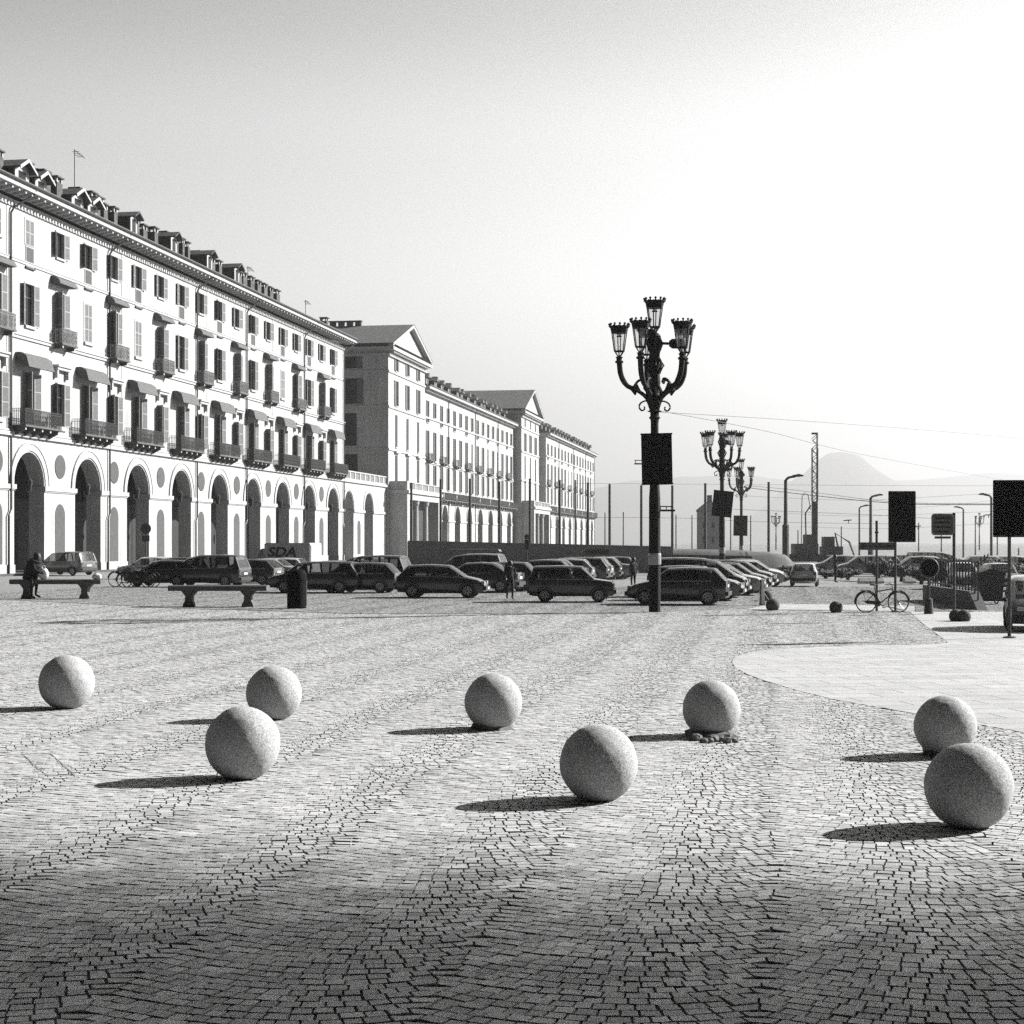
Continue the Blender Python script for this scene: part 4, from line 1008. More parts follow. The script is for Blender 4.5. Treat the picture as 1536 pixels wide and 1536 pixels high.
def car_meshes(kind):
    if kind in _cache: return _cache[kind]
    K = KINDS[kind]; hw = K['W']/2; st = K['st']; n = len(st)
    body, glass = MB(), {'windscreen': MB(), 'rear_window': MB()}
    ring = []
    for x,zb,zl,zt,w,wt in st:
        w *= hw; wt *= hw; k = min(.07, (zt-zl)*.35)
        half = [(0,zb),(w*.9,zb),(w*.985,zb+.16),(w*1.0,(zb+zl)/2+.04),(w*.985,zl),(wt+(w-wt)*.10,zt-k),(wt*.86,zt),(wt*.45,zt+.018),(0,zt+.024)]
        ring.append([(x,p[0],p[1]) for p in half] )
    H = len(ring[0])
    def P(i,j,s): p = ring[i][j]; return (p[0], p[1]*s, p[2])
    for i in range(n-1):
        for j in range(H-1):
            for s in (1,-1):
                q = [P(i,j,s),P(i+1,j,s),P(i+1,j+1,s),P(i,j+1,s)]
                tgt = body
                if j == 4 and (i,i+1) in K['side']: tgt = glass.setdefault(('side_window', i, s), MB())
                if j in (6,7) and (i,i+1) == K['front']: tgt = glass['windscreen']
                if j in (6,7) and (i,i+1) == K['rear']: tgt = glass['rear_window']
                tgt.add(q, [(0,1,2,3) if s > 0 else (3,2,1,0)])
                if tgt is body and j == 4 and (i,i+1) == K['front']:      # quarter light
                    pass
    for i in (0,n-1):
        for j in range(H-1):
            body.add([P(i,j,1),P(i,j+1,1),P(i,j+1,-1),P(i,j,-1)],[(0,1,2,3)])
    out = {}
    def keep(b, name, m, smooth=None, recalc=True):
        if recalc:
            pass
        o = b.build(name, m, None, smooth, recalc=recalc); me = o.data; bpy.data.objects.remove(o); return me
    def weld(b, name, m):
        me = bpy.data.meshes.new(name); me.from_pydata(b.v, [], b.f); me.materials.append(m)
        bm = bmesh.new(); bm.from_mesh(me); bmesh.ops.remove_doubles(bm, verts=bm.verts, dist=.0005); bmesh.ops.recalc_face_normals(bm, faces=bm.faces); bm.to_mesh(me); bm.free()
        me.polygons.foreach_set('use_smooth', [True]*len(me.polygons)); me.set_sharp_from_angle(angle=rad(32)); return me
    out['body'] = weld(body, 'body', M['black'])
    for k, g in glass.items(): out[k] = weld(g, k if isinstance(k, str) else k[0], M['glass'])
    r = K['r']
    b = MB(); b.lathe([(r*.66,-.08),(r*.9,-.09),(r,-.05),(r,.05),(r*.9,.09),(r*.66,.085)], n=22, cap=False)
    for i,v in enumerate(b.v): b.v[i] = (v[0], v[2], v[1])
    out['tyre'] = keep(b, 'tyre', M['tyre'], 40)
    b = MB(); b.disc((0,0), r*.66, 22, 'y', -.06, .05)
    for k in range(7):
        a = 2*math.pi*k/7; c, s = math.cos(a), math.sin(a)
        b.m(1).add([(.04*c-.03*s,.0505,.04*s+.03*c),(.04*c+.03*s,.0505,.04*s-.03*c),(r*.58*c+.025*s,.0505,r*.58*s-.025*c),(r*.58*c-.025*s,.0505,r*.58*s+.025*c),
                    (.04*c-.03*s,.075,.04*s+.03*c),(.04*c+.03*s,.075,.04*s-.03*c),(r*.58*c+.025*s,.07,r*.58*s-.025*c),(r*.58*c-.025*s,.07,r*.58*s+.025*c)],
                   [(4,5,6,7),(0,1,5,4),(1,2,6,5),(2,3,7,6),(3,0,4,7)])
    b.m(1).ring((0,.06,0), r*.62, .022, 22, 5)
    out['rim'] = keep(b, 'rim', [M['dkplastic'], M['rim']])
    _cache[kind] = (K, out); return _cache[kind]
def put(me, name, parent, loc=(0,0,0), rz=0, m=None):
    o = bpy.data.objects.new(name, me); COL.objects.link(o); o.parent = parent; o.location = loc; o.rotation_euler = (0,0,rz)
    if m: o.material_slots[0].link = 'OBJECT'; o.material_slots[0].material = m
    return o
def car(kind, px, py, head, tone, label, group=None, scale=1.0, rack=False):
    K, me = car_meshes(kind); x, y = G(px, py); hw = K['W']/2
    y += hw*.9*abs(math.cos(rad(head)))          # py is where the near wheels stand
    x = PX(px, y)
    t = thing('parked_car', label, 'car', (x, y, 0), rad(head), group, scale)
    put(me['body'], 'body', t, m=paint(tone))
    for k in me:
        if k in ('windscreen','rear_window'): put(me[k], k, t)
        elif isinstance(k, tuple): put(me[k], 'side_window', t)
    for wx in K['wb']:
        for s in (-1,1):
            w = put(me['tyre'], 'wheel', t, (wx, s*(hw-.065), K['r']), 0 if s > 0 else math.pi); put(me['rim'], 'rim', w)
            b = MB(); a0 = K['r']+.055
            pts = [(wx+a0*math.cos(rad(q)), s*(hw+.004), K['r']+a0*math.sin(rad(q))) for q in range(-25,206,21)]
            b.tube(pts, .03, 5); b.build('wheel_arch', M['dkplastic'], t)
    xf, xr = K['st'][-2][0], K['st'][1][0]; zf = K['st'][-3][3]-.07
    for s in (-1,1):
        b = MB(); b.box(xf-.16,xf+.035,s*hw*.50-.16 if s>0 else s*hw*.50-.18,s*hw*.50+.18 if s>0 else s*hw*.50+.16,zf-.13,zf); b.build('headlight', M['lens'], t)
        b = MB(); yy = s*(hw*.80); b.box(xr-.035,xr+.14,yy-.09,yy+.09,.62,.92); b.build('tail_light', M['niche'], t)
        fx = K['st'][K['front'][1]][0]; b = MB(); b.prism([(fx-.32,.93),(fx-.2,.92),(fx-.16,1.02),(fx-.3,1.05)],'y',s*(hw+.02),s*(hw+.17)); b.build('wing_mirror', M['dkplastic'], t)
        b = MB(); q = K['side'][0][1]; b.box(K['st'][q][0]-.22,K['st'][q][0]-.06,s*hw*1.0-.012,s*hw*1.0+.018,.78,.815); b.build('door_handle', M['dkplastic'], t)
    for s in (-1,1):
        i0, i1 = K['side'][0][0], K['side'][-1][1]; b = MB()
        b.tube([(K['st'][i][0], s*hw*K['st'][i][4]*.99, K['st'][i][2]+.005) for i in range(i0, K['front'][1]+1)], .016, 4); b.build('belt_trim', M['rim'], t)
    b = MB(); b.box(K['st'][-1][0]-.12,K['st'][-1][0]+.06,-hw*.86,hw*.86,.34,.5); b.build('front_bumper', M['dkplastic'], t)
    b = MB(); b.box(K['st'][0][0]-.06,K['st'][0][0]+.12,-hw*.88,hw*.88,.36,.52); b.build('rear_bumper', M['dkplastic'], t)
    b = MB(); b.box(K['st'][-1][0]+.061,K['st'][-1][0]+.075,-.2,.2,.37,.47); b.build('number_plate', M['plate'], t)
    b = MB(); b.box(xr-.05,xr-.02,-.25,.25,.66,.77); b.build('number_plate', M['plate'], t)
    if rack:
        b = MB(); zt = K['st'][4][3]
        for s in (-1,1): b.tube([(K['st'][4][0],s*hw*.66,zt+.07),(K['st'][K['front'][0]][0]-.2,s*hw*.66,zt+.07)],.02,5)
        b.build('roof_rails', M['steel'], t)
    return t
gp = 'cars parked along the square'
car('minivan', 100, 863, 152, .10, 'grey minivan parked close to the left arcade, behind the seated person', gp)
car('hatch', 222, 868, 184, .55, 'pale hatchback half hidden behind the bicycles', gp)
car('wagon', 268, 873, 169, .03, 'dark estate car behind the black minivan, only its roof in view', gp)
car('hatch', 246, 880, 169, .012, 'black hatchback directly right of the parked bicycles', gp)
car('minivan', 312, 880.5, 167, .012, 'black minivan with bright tailgate, parked behind the empty bench', gp)
car('hatch', 372, 877, 165, .06, 'dark hatchback just behind the tailgate of the black minivan', gp)
car('sedan', 398, 874, 165, .35, 'silver car in front of the delivery van', gp)
car('hatch', 419, 872, 165, .5, 'pale hatchback with its tail lit, nearest to the delivery van front', gp)
car('wagon', 476, 889.5, 168, .010, 'black estate car behind the litter bin', gp)
car('minivan', 553, 884, 166, .02, 'tall black minivan with bright rear glass behind two lower cars', gp)
car('hatch', 540, 889.5, 169, .015, 'black hatchback with pale star-shaped wheels, wedged between two dark cars', gp)
car('hatch', 664, 897, -7, .012, 'black hatchback facing right with sunlit bonnet and windscreen', gp)
car('sedan', 716, 889, 168, .03, 'dark saloon behind the right-facing black hatchback', gp)
car('hatch', 748, 887, 168, .03, 'dark hatchback with pale-edged rear window behind the walking man', gp)
car('minivan', 706, 874, 165, .16, 'grey minivan with pale roofline behind the dark saloon', gp)
car('boxy', 858, 903.5, -5, .016, 'small boxy black car facing right, nearest of the middle row', gp)
car('hatch', 1018, 907.5, 167, .016, 'black three-door hatchback behind the nearest lamp post', gp)
for i, (k, px, py, tone, lab) in enumerate([('hatch',806,879,.02,'dark car first in the receding middle row, partly behind the boxy car'),('sedan',824,877,.04,'dark car with lit tailgate second in the receding middle row'),('hatch',842,875,.3,'light grey car third in the receding middle row'),
      ('wagon',858,873,.05,'dark estate fourth in the receding middle row'),('hatch',873,871.5,.4,'pale car fifth in the receding middle row'),('hatch',887,870,.05,'dark car sixth in the receding middle row'),('sedan',900,868.5,.25,'grey car seventh in the receding middle row'),('hatch',912,867.5,.1,'farthest car of the receding middle row, by the standing figure')]):
    car(k, px, py, 170, tone, lab, gp)
for k, px, py, tone, lab, hd in [('hatch',1045,901,.10,'dark hatchback right behind the black three-door car',-14),('minivan',1048,896,.05,'black minivan in the right row with its roof above the three-door car',-14),('sedan',1076,893,.3,'silver saloon with gleaming bonnet in the right row',-14),
      ('hatch',1096,889,.06,'dark car with glossy bonnet second from the far end of the right row',-15),('wagon',1098,883,.12,'grey estate behind the silver saloon of the right row',-15),('hatch',1127,880,.5,'pale car with sunlit nose at the far end of the right row',-15),('sedan',1118,876,.05,'dark saloon at the back of the right row',-15)]:
    car(k, px, py, hd, tone, lab, gp)
car('hatch', 1207, 879, 78, .5, 'pale small car alone on the road beyond the stone bollards', gp, .88)
car('minivan', 1552, 944, -105, .14, 'grey car cut by the right edge behind the poster stand', gp, .86)
car('hatch', 1443, 884, -100, .3, 'pale-roofed car just behind the iron railing', gp, .95)
car('hatch', 1500, 886, -95, .06, 'dark car behind the bin by the railing end', gp, .95)

for i,(k,px,py,hd,tone,lab) in enumerate([('wagon',1302,864.5,175,.3,'hazy dark estate behind the bush at the arrow sign'),('hatch',1372,865,178,.4,'hazy grey car behind the bush at the round sign'),('minivan',1404,863,4,.3,'hazy dark minivan beyond the round sign'),
      ('hatch',1463,864,176,.25,'hazy pale car beyond the square sign post'),('sedan',1522,864,2,.35,'hazy dark saloon beneath the right poster board'),('hatch',1256,862,176,.3,'hazy grey car beyond the digger'),('wagon',1340,861.5,176,.3,'hazy pale estate beyond the arrow sign')]):
    car(k, px, py, hd, tone, lab, 'hazy vehicles on the far road')  # paint lightened to stand in for the haze over them
# delivery van
x, y = G(430, 868); t = thing('delivery_van', 'grey delivery van with bold slanted lettering on its side, before the arcade', 'van', (x, y, 0), rad(164))
L2, hw, zt = 2.05, .95, 2.28
b = MB(); b.prism([(-L2,.3),(1.15,.3),(1.15,zt),(1.0,zt+.06),(-L2+.05,zt+.06),(-L2,zt-.02)],'y',-hw,hw); b.build('cargo_body', paint(.42), t)
b = MB(); b.prism([(1.151,.3),(2.35,.3),(2.42,.5),(2.38,.85),(1.95,1.1),(1.5,1.9),(1.3,1.98),(1.151,1.98)],'y',-hw*.94,hw*.94); b.build('cab', paint(.42), t)
for s in (-1,1):
    b = MB(); b.prism([(1.25,1.15),(1.8,1.15),(1.45,1.82),(1.25,1.85)],'y',s*hw*.94-.01,s*hw*.94+.01); b.build('side_window', M['glass'], t)
    for wx in (-1.3,1.55):
        K, me = car_meshes('minivan'); w = put(me['tyre'],'wheel',t,(wx,s*(hw-.06),.32),0 if s > 0 else math.pi); put(me['rim'],'rim',w)
b = MB(); b.add([(1.97,-.8,1.12),(1.97,.8,1.12),(1.54,.75,1.86),(1.54,-.75,1.86)],[(0,1,2,3)]); b.build('windscreen', M['glass'], t, recalc=False)
text_mesh('SDA', .85, 'lettering', M['black'], t, (-.05, hw+.006, 1.72), (rad(90),0,math.pi), .22, .004, .03, 1.25)
b = MB(); b.box(-L2-.05,-L2-.001,-.85,.85,.45,zt-.1); b.build('rear_door', M['concrete'], t)  # paler than the body, putting sunlight into the rear's colour
# long grey van behind the middle cars
x, y = G(700, 869); t = thing('grey_van', 'long low grey van with a pale roof edge, in front of the hoarding', 'van', (x, y, 0), rad(176))
b = MB(); b.prism([(-2.2,.3),(1.5,.3),(2.2,.35),(2.25,.9),(1.75,1.1),(1.3,1.8),(1.0,1.92),(-2.1,1.92),(-2.2,1.8)],'y',-.9,.9); b.build('body', paint(.22), t)
b = MB(); b.box(-2.1,1.0,-.92,-.84,1.921,1.96); b.box(-2.1,1.0,.84,.92,1.921,1.96); b.build('roof_gutter', M['concrete'], t)
b = MB(); b.prism([(-1.95,1.2),(-1.1,1.2),(-1.1,1.75),(-1.95,1.75)],'y',-.905,.905); b.build('side_window', M['glass'], t)
b = MB(); b.box(-2.24,-2.205,-.8,.8,1.1,1.75); b.build('rear_window', M['glass'], t)
for s in (-1,1):
    for wx in (-1.4,1.4):
        K, me = car_meshes('hatch'); w = put(me['tyre'],'wheel',t,(wx,s*.83,.3),0 if s > 0 else math.pi); put(me['rim'],'rim',w)

# ------------------------------------------------------------------ bicycles (local x forward, y sideways)
def bicycle(label, loc, rz, group=None):
    t = thing('bicycle', label, 'bicycle', loc, rz, group)
    r = .345; ax, fx = -.53, .56
    for x in (ax, fx):
        w = MB(); w.ring((x,0,r), r, .022, 40, 6); w.lathe([(.03,-.05),(.03,.05)], (0,0,0), 8)
        for i in range(len(w.v)-16, len(w.v)): v = w.v[i]; w.v[i] = (x+v[0], v[2], r+v[1])
        o = w.build('wheel', M['tyre'], t)
        s = MB()
        for k in range(14):
            a = 2*math.pi*k/14; s.tube([(x+.03*math.cos(a+.5),.02*(-1)**k,r+.03*math.sin(a+.5)),(x+(r-.02)*math.cos(a),0,r+(r-.02)*math.sin(a))],.0025,3)
        s.build('spokes', M['steel'], o)
    f = MB(); bb = (-.08,0,.29); seat = (-.24,0,.80); head = (.36,0,.80); hb = (.39,0,.66)
    f.tube([bb, (-.21,0,.72), seat],.022,8).tube([bb,hb],.022,8).tube([(-.2,0,.7),head],.02,8).tube([head,hb],.024,8)
    f.tube([bb,(ax,.04,r)],.014,6).tube([bb,(ax,-.04,r)],.014,6).tube([(-.2,0,.69),(ax,.04,r)],.012,6).tube([(-.2,0,.69),(ax,-.04,r)],.012,6)
    f.tube(curve_pts([hb,(.46,0,.5),(fx,0,r)],4),.018,6); f.build('frame', M['iron'], t)
    m_ = MB()
    for x, a0, a1 in ((ax,20,190),(fx,10,150)):
        m_.tube([(x+(r+.045)*math.cos(rad(q)),0,r+(r+.045)*math.sin(rad(q))) for q in range(a0,a1+1,10)],.024,6)
    m_.build('mudguards', M['iron'], t)
    c = MB(); c.tube([(ax,-.06,r),(-.3,-.06,.33),(bb[0],-.06,.29)],[.06,.065,.11],10,flat=1); c.build('chain_guard', M['iron'], t)
    p = MB(); p.tube([(bb[0],-.12,.29),(bb[0]+.12,-.12,.17)],.012,6).tube([(bb[0],.12,.29),(bb[0]-.12,.12,.41)],.012,6).tube([(bb[0],-.12,.29),(bb[0],.12,.29)],.015,6).box(bb[0]+.07,bb[0]+.17,-.22,-.12,.15,.175).box(bb[0]-.17,bb[0]-.07,.12,.22,.4,.425); p.build('pedals', M['iron'], t)
    s = MB(); s.tube([(-.24,0,.8),(-.26,0,.9)],.013,6).tube([(-.40,0,.95),(-.28,0,.94),(-.1,0,.93)],[.09,.08,.025],8,flat=.45); s.build('saddle', M['dkplastic'], t)
    h = MB(); h.tube([head,(.345,0,.93)],.014,6).tube(curve_pts([(.14,-.25,.92),(.3,-.24,.97),(.36,-.08,.94),(.36,.08,.94),(.3,.24,.97),(.14,.25,.92)],4),.013,6); h.build('handlebar', M['iron'], t)
    k = MB()
    k.box(ax-.18,ax+.14,-.06,.06,.735,.75).tube([(ax-.12,.05,.735),(ax,.05,r)],.007,4).tube([(ax-.12,-.05,.735),(ax,-.05,r)],.007,4); k.build('carrier_rack', M['iron'], t)
    return t
bx, by = G(1321.5, 918); bk = bicycle('old-fashioned black bicycle parked facing right beside the arrow sign', (bx, by-.12), rad(-2), 'parked bicycles')
for px, py, rz, lab in ((189,880,168,'bicycle with pale lock, leftmost of the cluster before the arcade'),(204,881,20,'bicycle in the middle of the cluster, wheel towards the black car'),(212,881,195,'bicycle leaning right, nearest the black hatchback')):
    x, y = G(px, py); o = dup(bk, (x, y), rad(rz), lab, 'parked bicycles', scale=1.12)

# ------------------------------------------------------------------ railing round the underpass, wheeled bin
p0, p1 = Vector(G(1392,900)), Vector(G(1467,914)); d = p1-p0; L = d.length; an = math.atan2(d.y, d.x)
t = thing('iron_railing', 'iron railing on a low stone kerb that slopes down towards the road', 'railing', (p0.x,p0.y,0), an)
b = MB(); b.box(-.2,L*.93,-.18,.18,0,.62); b.prism([(L*.931,0),(L*1.08,0),(L*.931,.62)],'y',-.18,.18); b.build('kerb', M['bench'], t)
b = MB(); n = int(L/.5)
b.box(0,L,-.03,.03,1.66,1.74).box(0,L,-.02,.02,.72,.77)
for i in range(n+1):
    x = L*i/n; b.box(x-.028,x+.028,-.022,.022,.621 if x < L*.93 else .1,1.66)
b.build('bars', M['iron'], t)
x, y = G(1483, 906); t = thing('wheeled_bin', 'dark wheeled waste bin standing at the end of the iron railing', 'bin', (x, y, 0))
b = MB(); b.add([(-.42,-.35,.12),(.42,-.35,.12),(.42,.35,.12),(-.42,.35,.12),(-.5,-.42,1.1),(.5,-.42,1.1),(.5,.42,1.1),(-.5,.42,1.1)],[(0,3,2,1),(4,5,6,7),(0,1,5,4),(1,2,6,5),(2,3,7,6),(3,0,4,7)]); b.build('body', M['dkplastic'], t)
b = MB(); b.prism([(-.54,1.101),(.54,1.101),(.5,1.25),(-.1,1.36),(-.5,1.22)],'y',-.46,.46); b.build('lid', M['dkplastic'], t)
for s in (-1,1):
    b = MB(); b.ring((.3*s,0,.1),.07,.03,14,6); b.build('wheel', M['tyre'], t)

# ------------------------------------------------------------------ hoardings
def hoarding(pxs, tops, y, label, m, step):
    x0 = PX(pxs[0], y); t = thing('site_hoarding', label, 'hoarding', (x0, y, 0))
    k = 0
    for i in range(len(pxs)-1):
        xa, xb = PX(pxs[i],y)-x0, PX(pxs[i+1],y)-x0; za, zb = PZ(tops[i],y), PZ(tops[i+1],y)
        n = max(1, round((xb-xa)/step))
        b = MB()
        for q in range(n):
            u0, u1 = xa+(xb-xa)*q/n, xa+(xb-xa)*(q+1)/n; z0, z1 = za+(zb-za)*q/n, za+(zb-za)*(q+1)/n
            b.prism([(u0,0),(u1-.015,0),(u1-.015,z1),(u0,z0)],'y',-.03+.012*(q%2),.03+.012*(q%2))
            b.box(u0-.04,u0+.04,.05,.12,0,z0)
        b.build('panel_run', m, t)
    b = MB(); b.prism([(0,PZ(tops[0],y)),(PX(pxs[-1],y)-x0,PZ(tops[-1],y)),(PX(pxs[-1],y)-x0,PZ(tops[-1],y)+.09),(0,PZ(tops[0],y)+.09)],'y',-.07,.07); b.build('top_rail', m, t)
    return t
ho = hoarding([612,760,900,1010],[812.5,815.5,819,821.5],126,'long pale grey site hoarding running behind the parked cars',M['hoard'],2.4)
b = MB(); b.box(-.9,.9,-.06,-.045,0,.36); b.build('sign_strip', M['iron'], ho, loc=(PX(896,126)-PX(612,126),0,1.45))
hoarding([986,1060,1128],[833,834,836],119,'dark site hoarding to the right behind the row of parked cars',M['hoard_dark'],2.4)
# earth bank / covered fence to the right of it
x0 = PX(1000,133); t = thing('site_mound', 'dark covered mound of building material at the end of the hoarding', 'mound', (x0, 133, 0))
b = MB(); prof = [(1000,824),(1040,823),(1080,826),(1118,826),(1150,829),(1172,833),(1182,840),(1190,862)]
pts = [(PX(p,133)-x0, PZ(q,133)) for p,q in prof]
n = len(pts); o = 0; rows = 7
for i,(px_,pz) in enumerate(pts):
    for j in range(rows):
        f = j/(rows-1); b.v.append((px_+R.uniform(-.15,.15), -3.5+7*f, max(.0, pz*(1-(2*f-1)**4)+R.uniform(-.1,.1)*(0<j<rows-1))))
for i in range(n-1):
    for j in range(rows-1): b.f.append((i*rows+j,(i+1)*rows+j,(i+1)*rows+j+1,i*rows+j+1)); b.mi.append(0)
b.build('covered_heap', M['hoard_dark'], t, smooth=60)

# ------------------------------------------------------------------ poles, lamps with one arm, rig, kiosk tower
def tram_pole(px, pt, y, r, label, grp, topw=.06):
    h = PZ(pt, y); t = thing('tram_pole', label, 'pole', (PX(px,y), y, 0), 0, grp)
    b = MB(); b.lathe([(r*1.15,0),(r*1.15,1.2),(r,1.3),(r*.85,h-.1),(r*.95,h-.05),(r*.95,h)], n=12); b.build('shaft', M['pole'], t)
    b = MB(); b.lathe([(r*1.35,0),(r*1.35,.25),(r*1.16,.3)], n=12); b.build('base', M['pole'], t)
gpole = 'dark tram poles behind the hoarding'
for px, pt, lab in ((617,724,'first dark pole from the left, before the first pavilion porch'),(661,719,'second dark pole from the left, at the start of the long wing'),(705,718,'third dark pole from the left, against the long wing arcade'),(749,722,'fourth dark pole from the left, at the end of the long wing'),
      (795,718,'dark pole in front of the farther pavilion'),(839.5,720,'dark pole before the middle of the farthest wing'),(882,724,'dark pole before the right end of the farthest wing'),(914.5,726,'dark pole just clear of the last building'),(962,728,'dark pole under the left corner of the nearest poster board'),
      (1008.5,728,'dark pole under the right corner of the nearest poster board'),(1058,725,'dark pole in front of the hazy tower'),(1153,723,'dark pole between the third candelabra lamp and the arm lamp')):
    tram_pole(px, pt, 148, .13, lab, gpole)
gp2 = 'thin far poles in the haze'
for px, pt, lab in ((863,720,'thin pole between two dark poles at the farthest wing'),(907.5,769,'thin hazy pole right of the last building'),(935,768,'thin hazy pole left of the nearest lamp post'),(1014,772,'thin hazy pole right of the nearest lamp post'),(1038,773,'thin hazy pole left of the hazy tower'),(1096,774,'thin hazy pole behind the second candelabra lamp'),(1126,773,'thin hazy pole behind the third candelabra lamp'),(1197,795,'faint thin pole left of the drilling rig'),(1496,772,'thin pole by the right poster board'),(1262,790,'faint thin pole right of the digger'),(1378,784,'faint thin pole under the left poster stand'),(1412,792,'faint thin pole left of the square sign post'),(1463,776,'faint thin pole right of the square sign post'),(1528,838,'faint short pole at the right edge')):
    tram_pole(px, pt, 200 if px == 863 else 300, .12, lab, gp2)
def arm_lamp(px, pt, y, side, r, label, thick=0):
    h = PZ(pt, y); t = thing('arm_street_lamp', label, 'street lamp', (PX(px,y), y, 0), 0, 'single-arm street lamps')
    b = MB(); b.lathe([(r*1.7,0),(r*1.7,h*thick),(r,h*thick+.1),(r*.8,h)], n=10); b.tube(curve_pts([(0,0,h-.05),(side*.25,0,h+.2),(side*.8,0,h+.3)],4), r*.7, 6); b.build('pole', M['pole'], t)
    b = MB(); b.prism([(side*.6,h+.22),(side*1.45,h+.3),(side*1.5,h+.4),(side*1.1,h+.52),(side*.6,h+.42)],'y',-.16,.16); b.build('lamp_head', M['pole'], t)
arm_lamp(1178.5,720,138,1,.17,'single-arm street lamp with hooded head left of the drilling rig',.5)
arm_lamp(1289,762,240,1,.15,'farther single-arm lamp left of the arrow sign')
arm_lamp(1306,747,196,1,.2,'nearer single-arm lamp behind the arrow sign',.3)
arm_lamp(1445,764,255,-1,.16,'single-arm lamp with arm to the left, right of the square sign')
arm_lamp(1487,746,190,-1,.17,'single-arm lamp partly behind the right poster board')
# piling rig
y = 195; x = PX(1222,y); t = thing('drilling_rig', 'tall piling rig with a lattice mast standing in the haze', 'drilling rig', (x, y, 0))
h0, h1_, h2_ = PZ(752,y), PZ(672,y), PZ(649,y)
b = MB(); b.box(-.32,.32,-.3,.3,.6,h0); b.build('mast', M['pole'], t)
b = MB()
for q in (-.3,.3):
    b.tube([(q,-.3,h0),(q,-.3,h1_ if q < 0 else h2_)],.05,5).tube([(q,.3,h0),(q,.3,h1_ if q < 0 else h2_)],.05,5)
z = h0
k = 0
while z < h2_-.6:
    s = -1 if k % 2 else 1; e = .3
    b.tube([(-e*s,-.3,z),(e*s,-.3,z+.6)],.04,4).tube([(-e*s,.3,z+.3),(e*s,.3,z+.8)],.04,4); z += .6; k += 1
b.box(-.33,.33,-.33,.33,h2_-.2,h2_); b.tube([(.3,0,h0),(.32,0,h1_)],.13,6); b.build('mast_lattice', M['pole'], t)
b = MB(); b.tube([(-1.6,0,2.0),(-1.5,0,PZ(745,y)),(-1.2,0,PZ(739,y)),(-.8,0,PZ(742,y)),(-.5,0,h0-1)],.05,5).tube([(-1.0,0,1.5),(-1.1,0,PZ(770,y)),(-.45,0,PZ(758,y))],.09,5); b.build('hose', M['pole'], t)
b = MB(); b.box(-2.6,.2,-1.4,1.4,.9,2.2).box(-1.2,.1,-1.2,1.2,2.2,3.3); b.build('cab', M['pole'], t)
for s in (-1,1):
    b = MB(); b.prism(rrect(-3.2,1.2,.05,.95,.4),'y',s*1.3-.3,s*1.3+.3); b.build('crawler_track', M['tyre'], t)
# excavator-like machine beside it
y = 185; x = PX(1254,y); t = thing('site_digger', 'dark site digger with raised jib right of the drilling rig', 'digger', (x, y, 0))
b = MB(); b.box(-1.7,.6,-1,1,.9,1.9).box(-1.5,-.3,-.8,.8,1.9,3.0); b.build('body', M['pole'], t)
for s in (-1,1):
    b = MB(); b.prism(rrect(-2.1,1.0,.05,.85,.38),'y',s*.9-.25,s*.9+.25); b.build('crawler_track', M['tyre'], t)
b = MB(); b.tube([(.3,0,1.5),(-.1,0,3.4),(1.5,0,2.4),(2.2,0,.5)],[.16,.15,.12,.1],6); b.build('boom', M['pole'], t)
b = MB(); b.box(-.22,.22,-.2,.2,0,PZ(829,y)); b.build('pile_post', M['pole'], t, loc=(0.1,-2.2,0)) 
# hazy tower
y = 330; x = PX(1064.5,y); t = thing('hazy_tower', 'squat pale tower with low pointed roof, half lost in haze', 'tower', (x, y, 0), rad(-12))
w = 17.5*y/F; h = PZ(768,y)
b = MB(); b.box(-w,w,-w,w,0,h); b.build('wall', M['hoard'], t)
b = MB(); e = w*1.06; b.box(-e,e,-e,e,h+.001,h+.35); b.add([(-e,-e,h+.351),(e,-e,h+.351),(e,e,h+.351),(-e,e,h+.351),(0,0,h+2.6)],[(0,1,4),(1,2,4),(2,3,4),(3,0,4)]); rf = b.build('roof', M['roof_far'], t)
b = MB(); b.box(-.5,.5,-.5,.5,h+1.2,h+3.4); b.build('chimney', M['roof_far'], rf)
for v in (2.2, 5.2):
    for u in (-.9,.9):
        b = MB(); b.box(u-.3,u+.3,-w-.03,-w+.01,v,v+1.2); b.build('window', M['pane'], t)
# traffic light and small far things
y = 118; x = PX(790,y); t = thing('traffic_light', 'small dark traffic light in front of the hoarding', 'traffic light', (x, y, 0))
b = MB(); post(b,0,0,0,3.0,.05); b.build('post', M['iron'], t)
for k in range(3):
    b = MB(); b.box(-.15,.15,-.2,.1,1.9+.36*k,2.2+.36*k); b.tube([(0,-.2,2.08+.36*k),(0,-.42,2.1+.36*k)],.12,8); b.build('signal_head', M['iron'], t)
for px, w_, pt, pb, lab in ((1306,18,871,886,'pale concrete barrier left of the bicycle wheels, at the far kerb'),(1364,8,871,884,'short pale concrete block behind the round sign post')):
    y = 95; x = PX(px,y); h = PZ(pt,y); q = w_*y/F
    t = thing('concrete_barrier', lab, 'barrier', (x, y, 0)); b = MB(); b.prism([(-.4,0),(.4,0),(.36,.12),(.16,.3),(.12,h),(-.12,h),(-.16,.3),(-.36,.12)],'x',-q,q); b.build('block', M['concrete'], t)

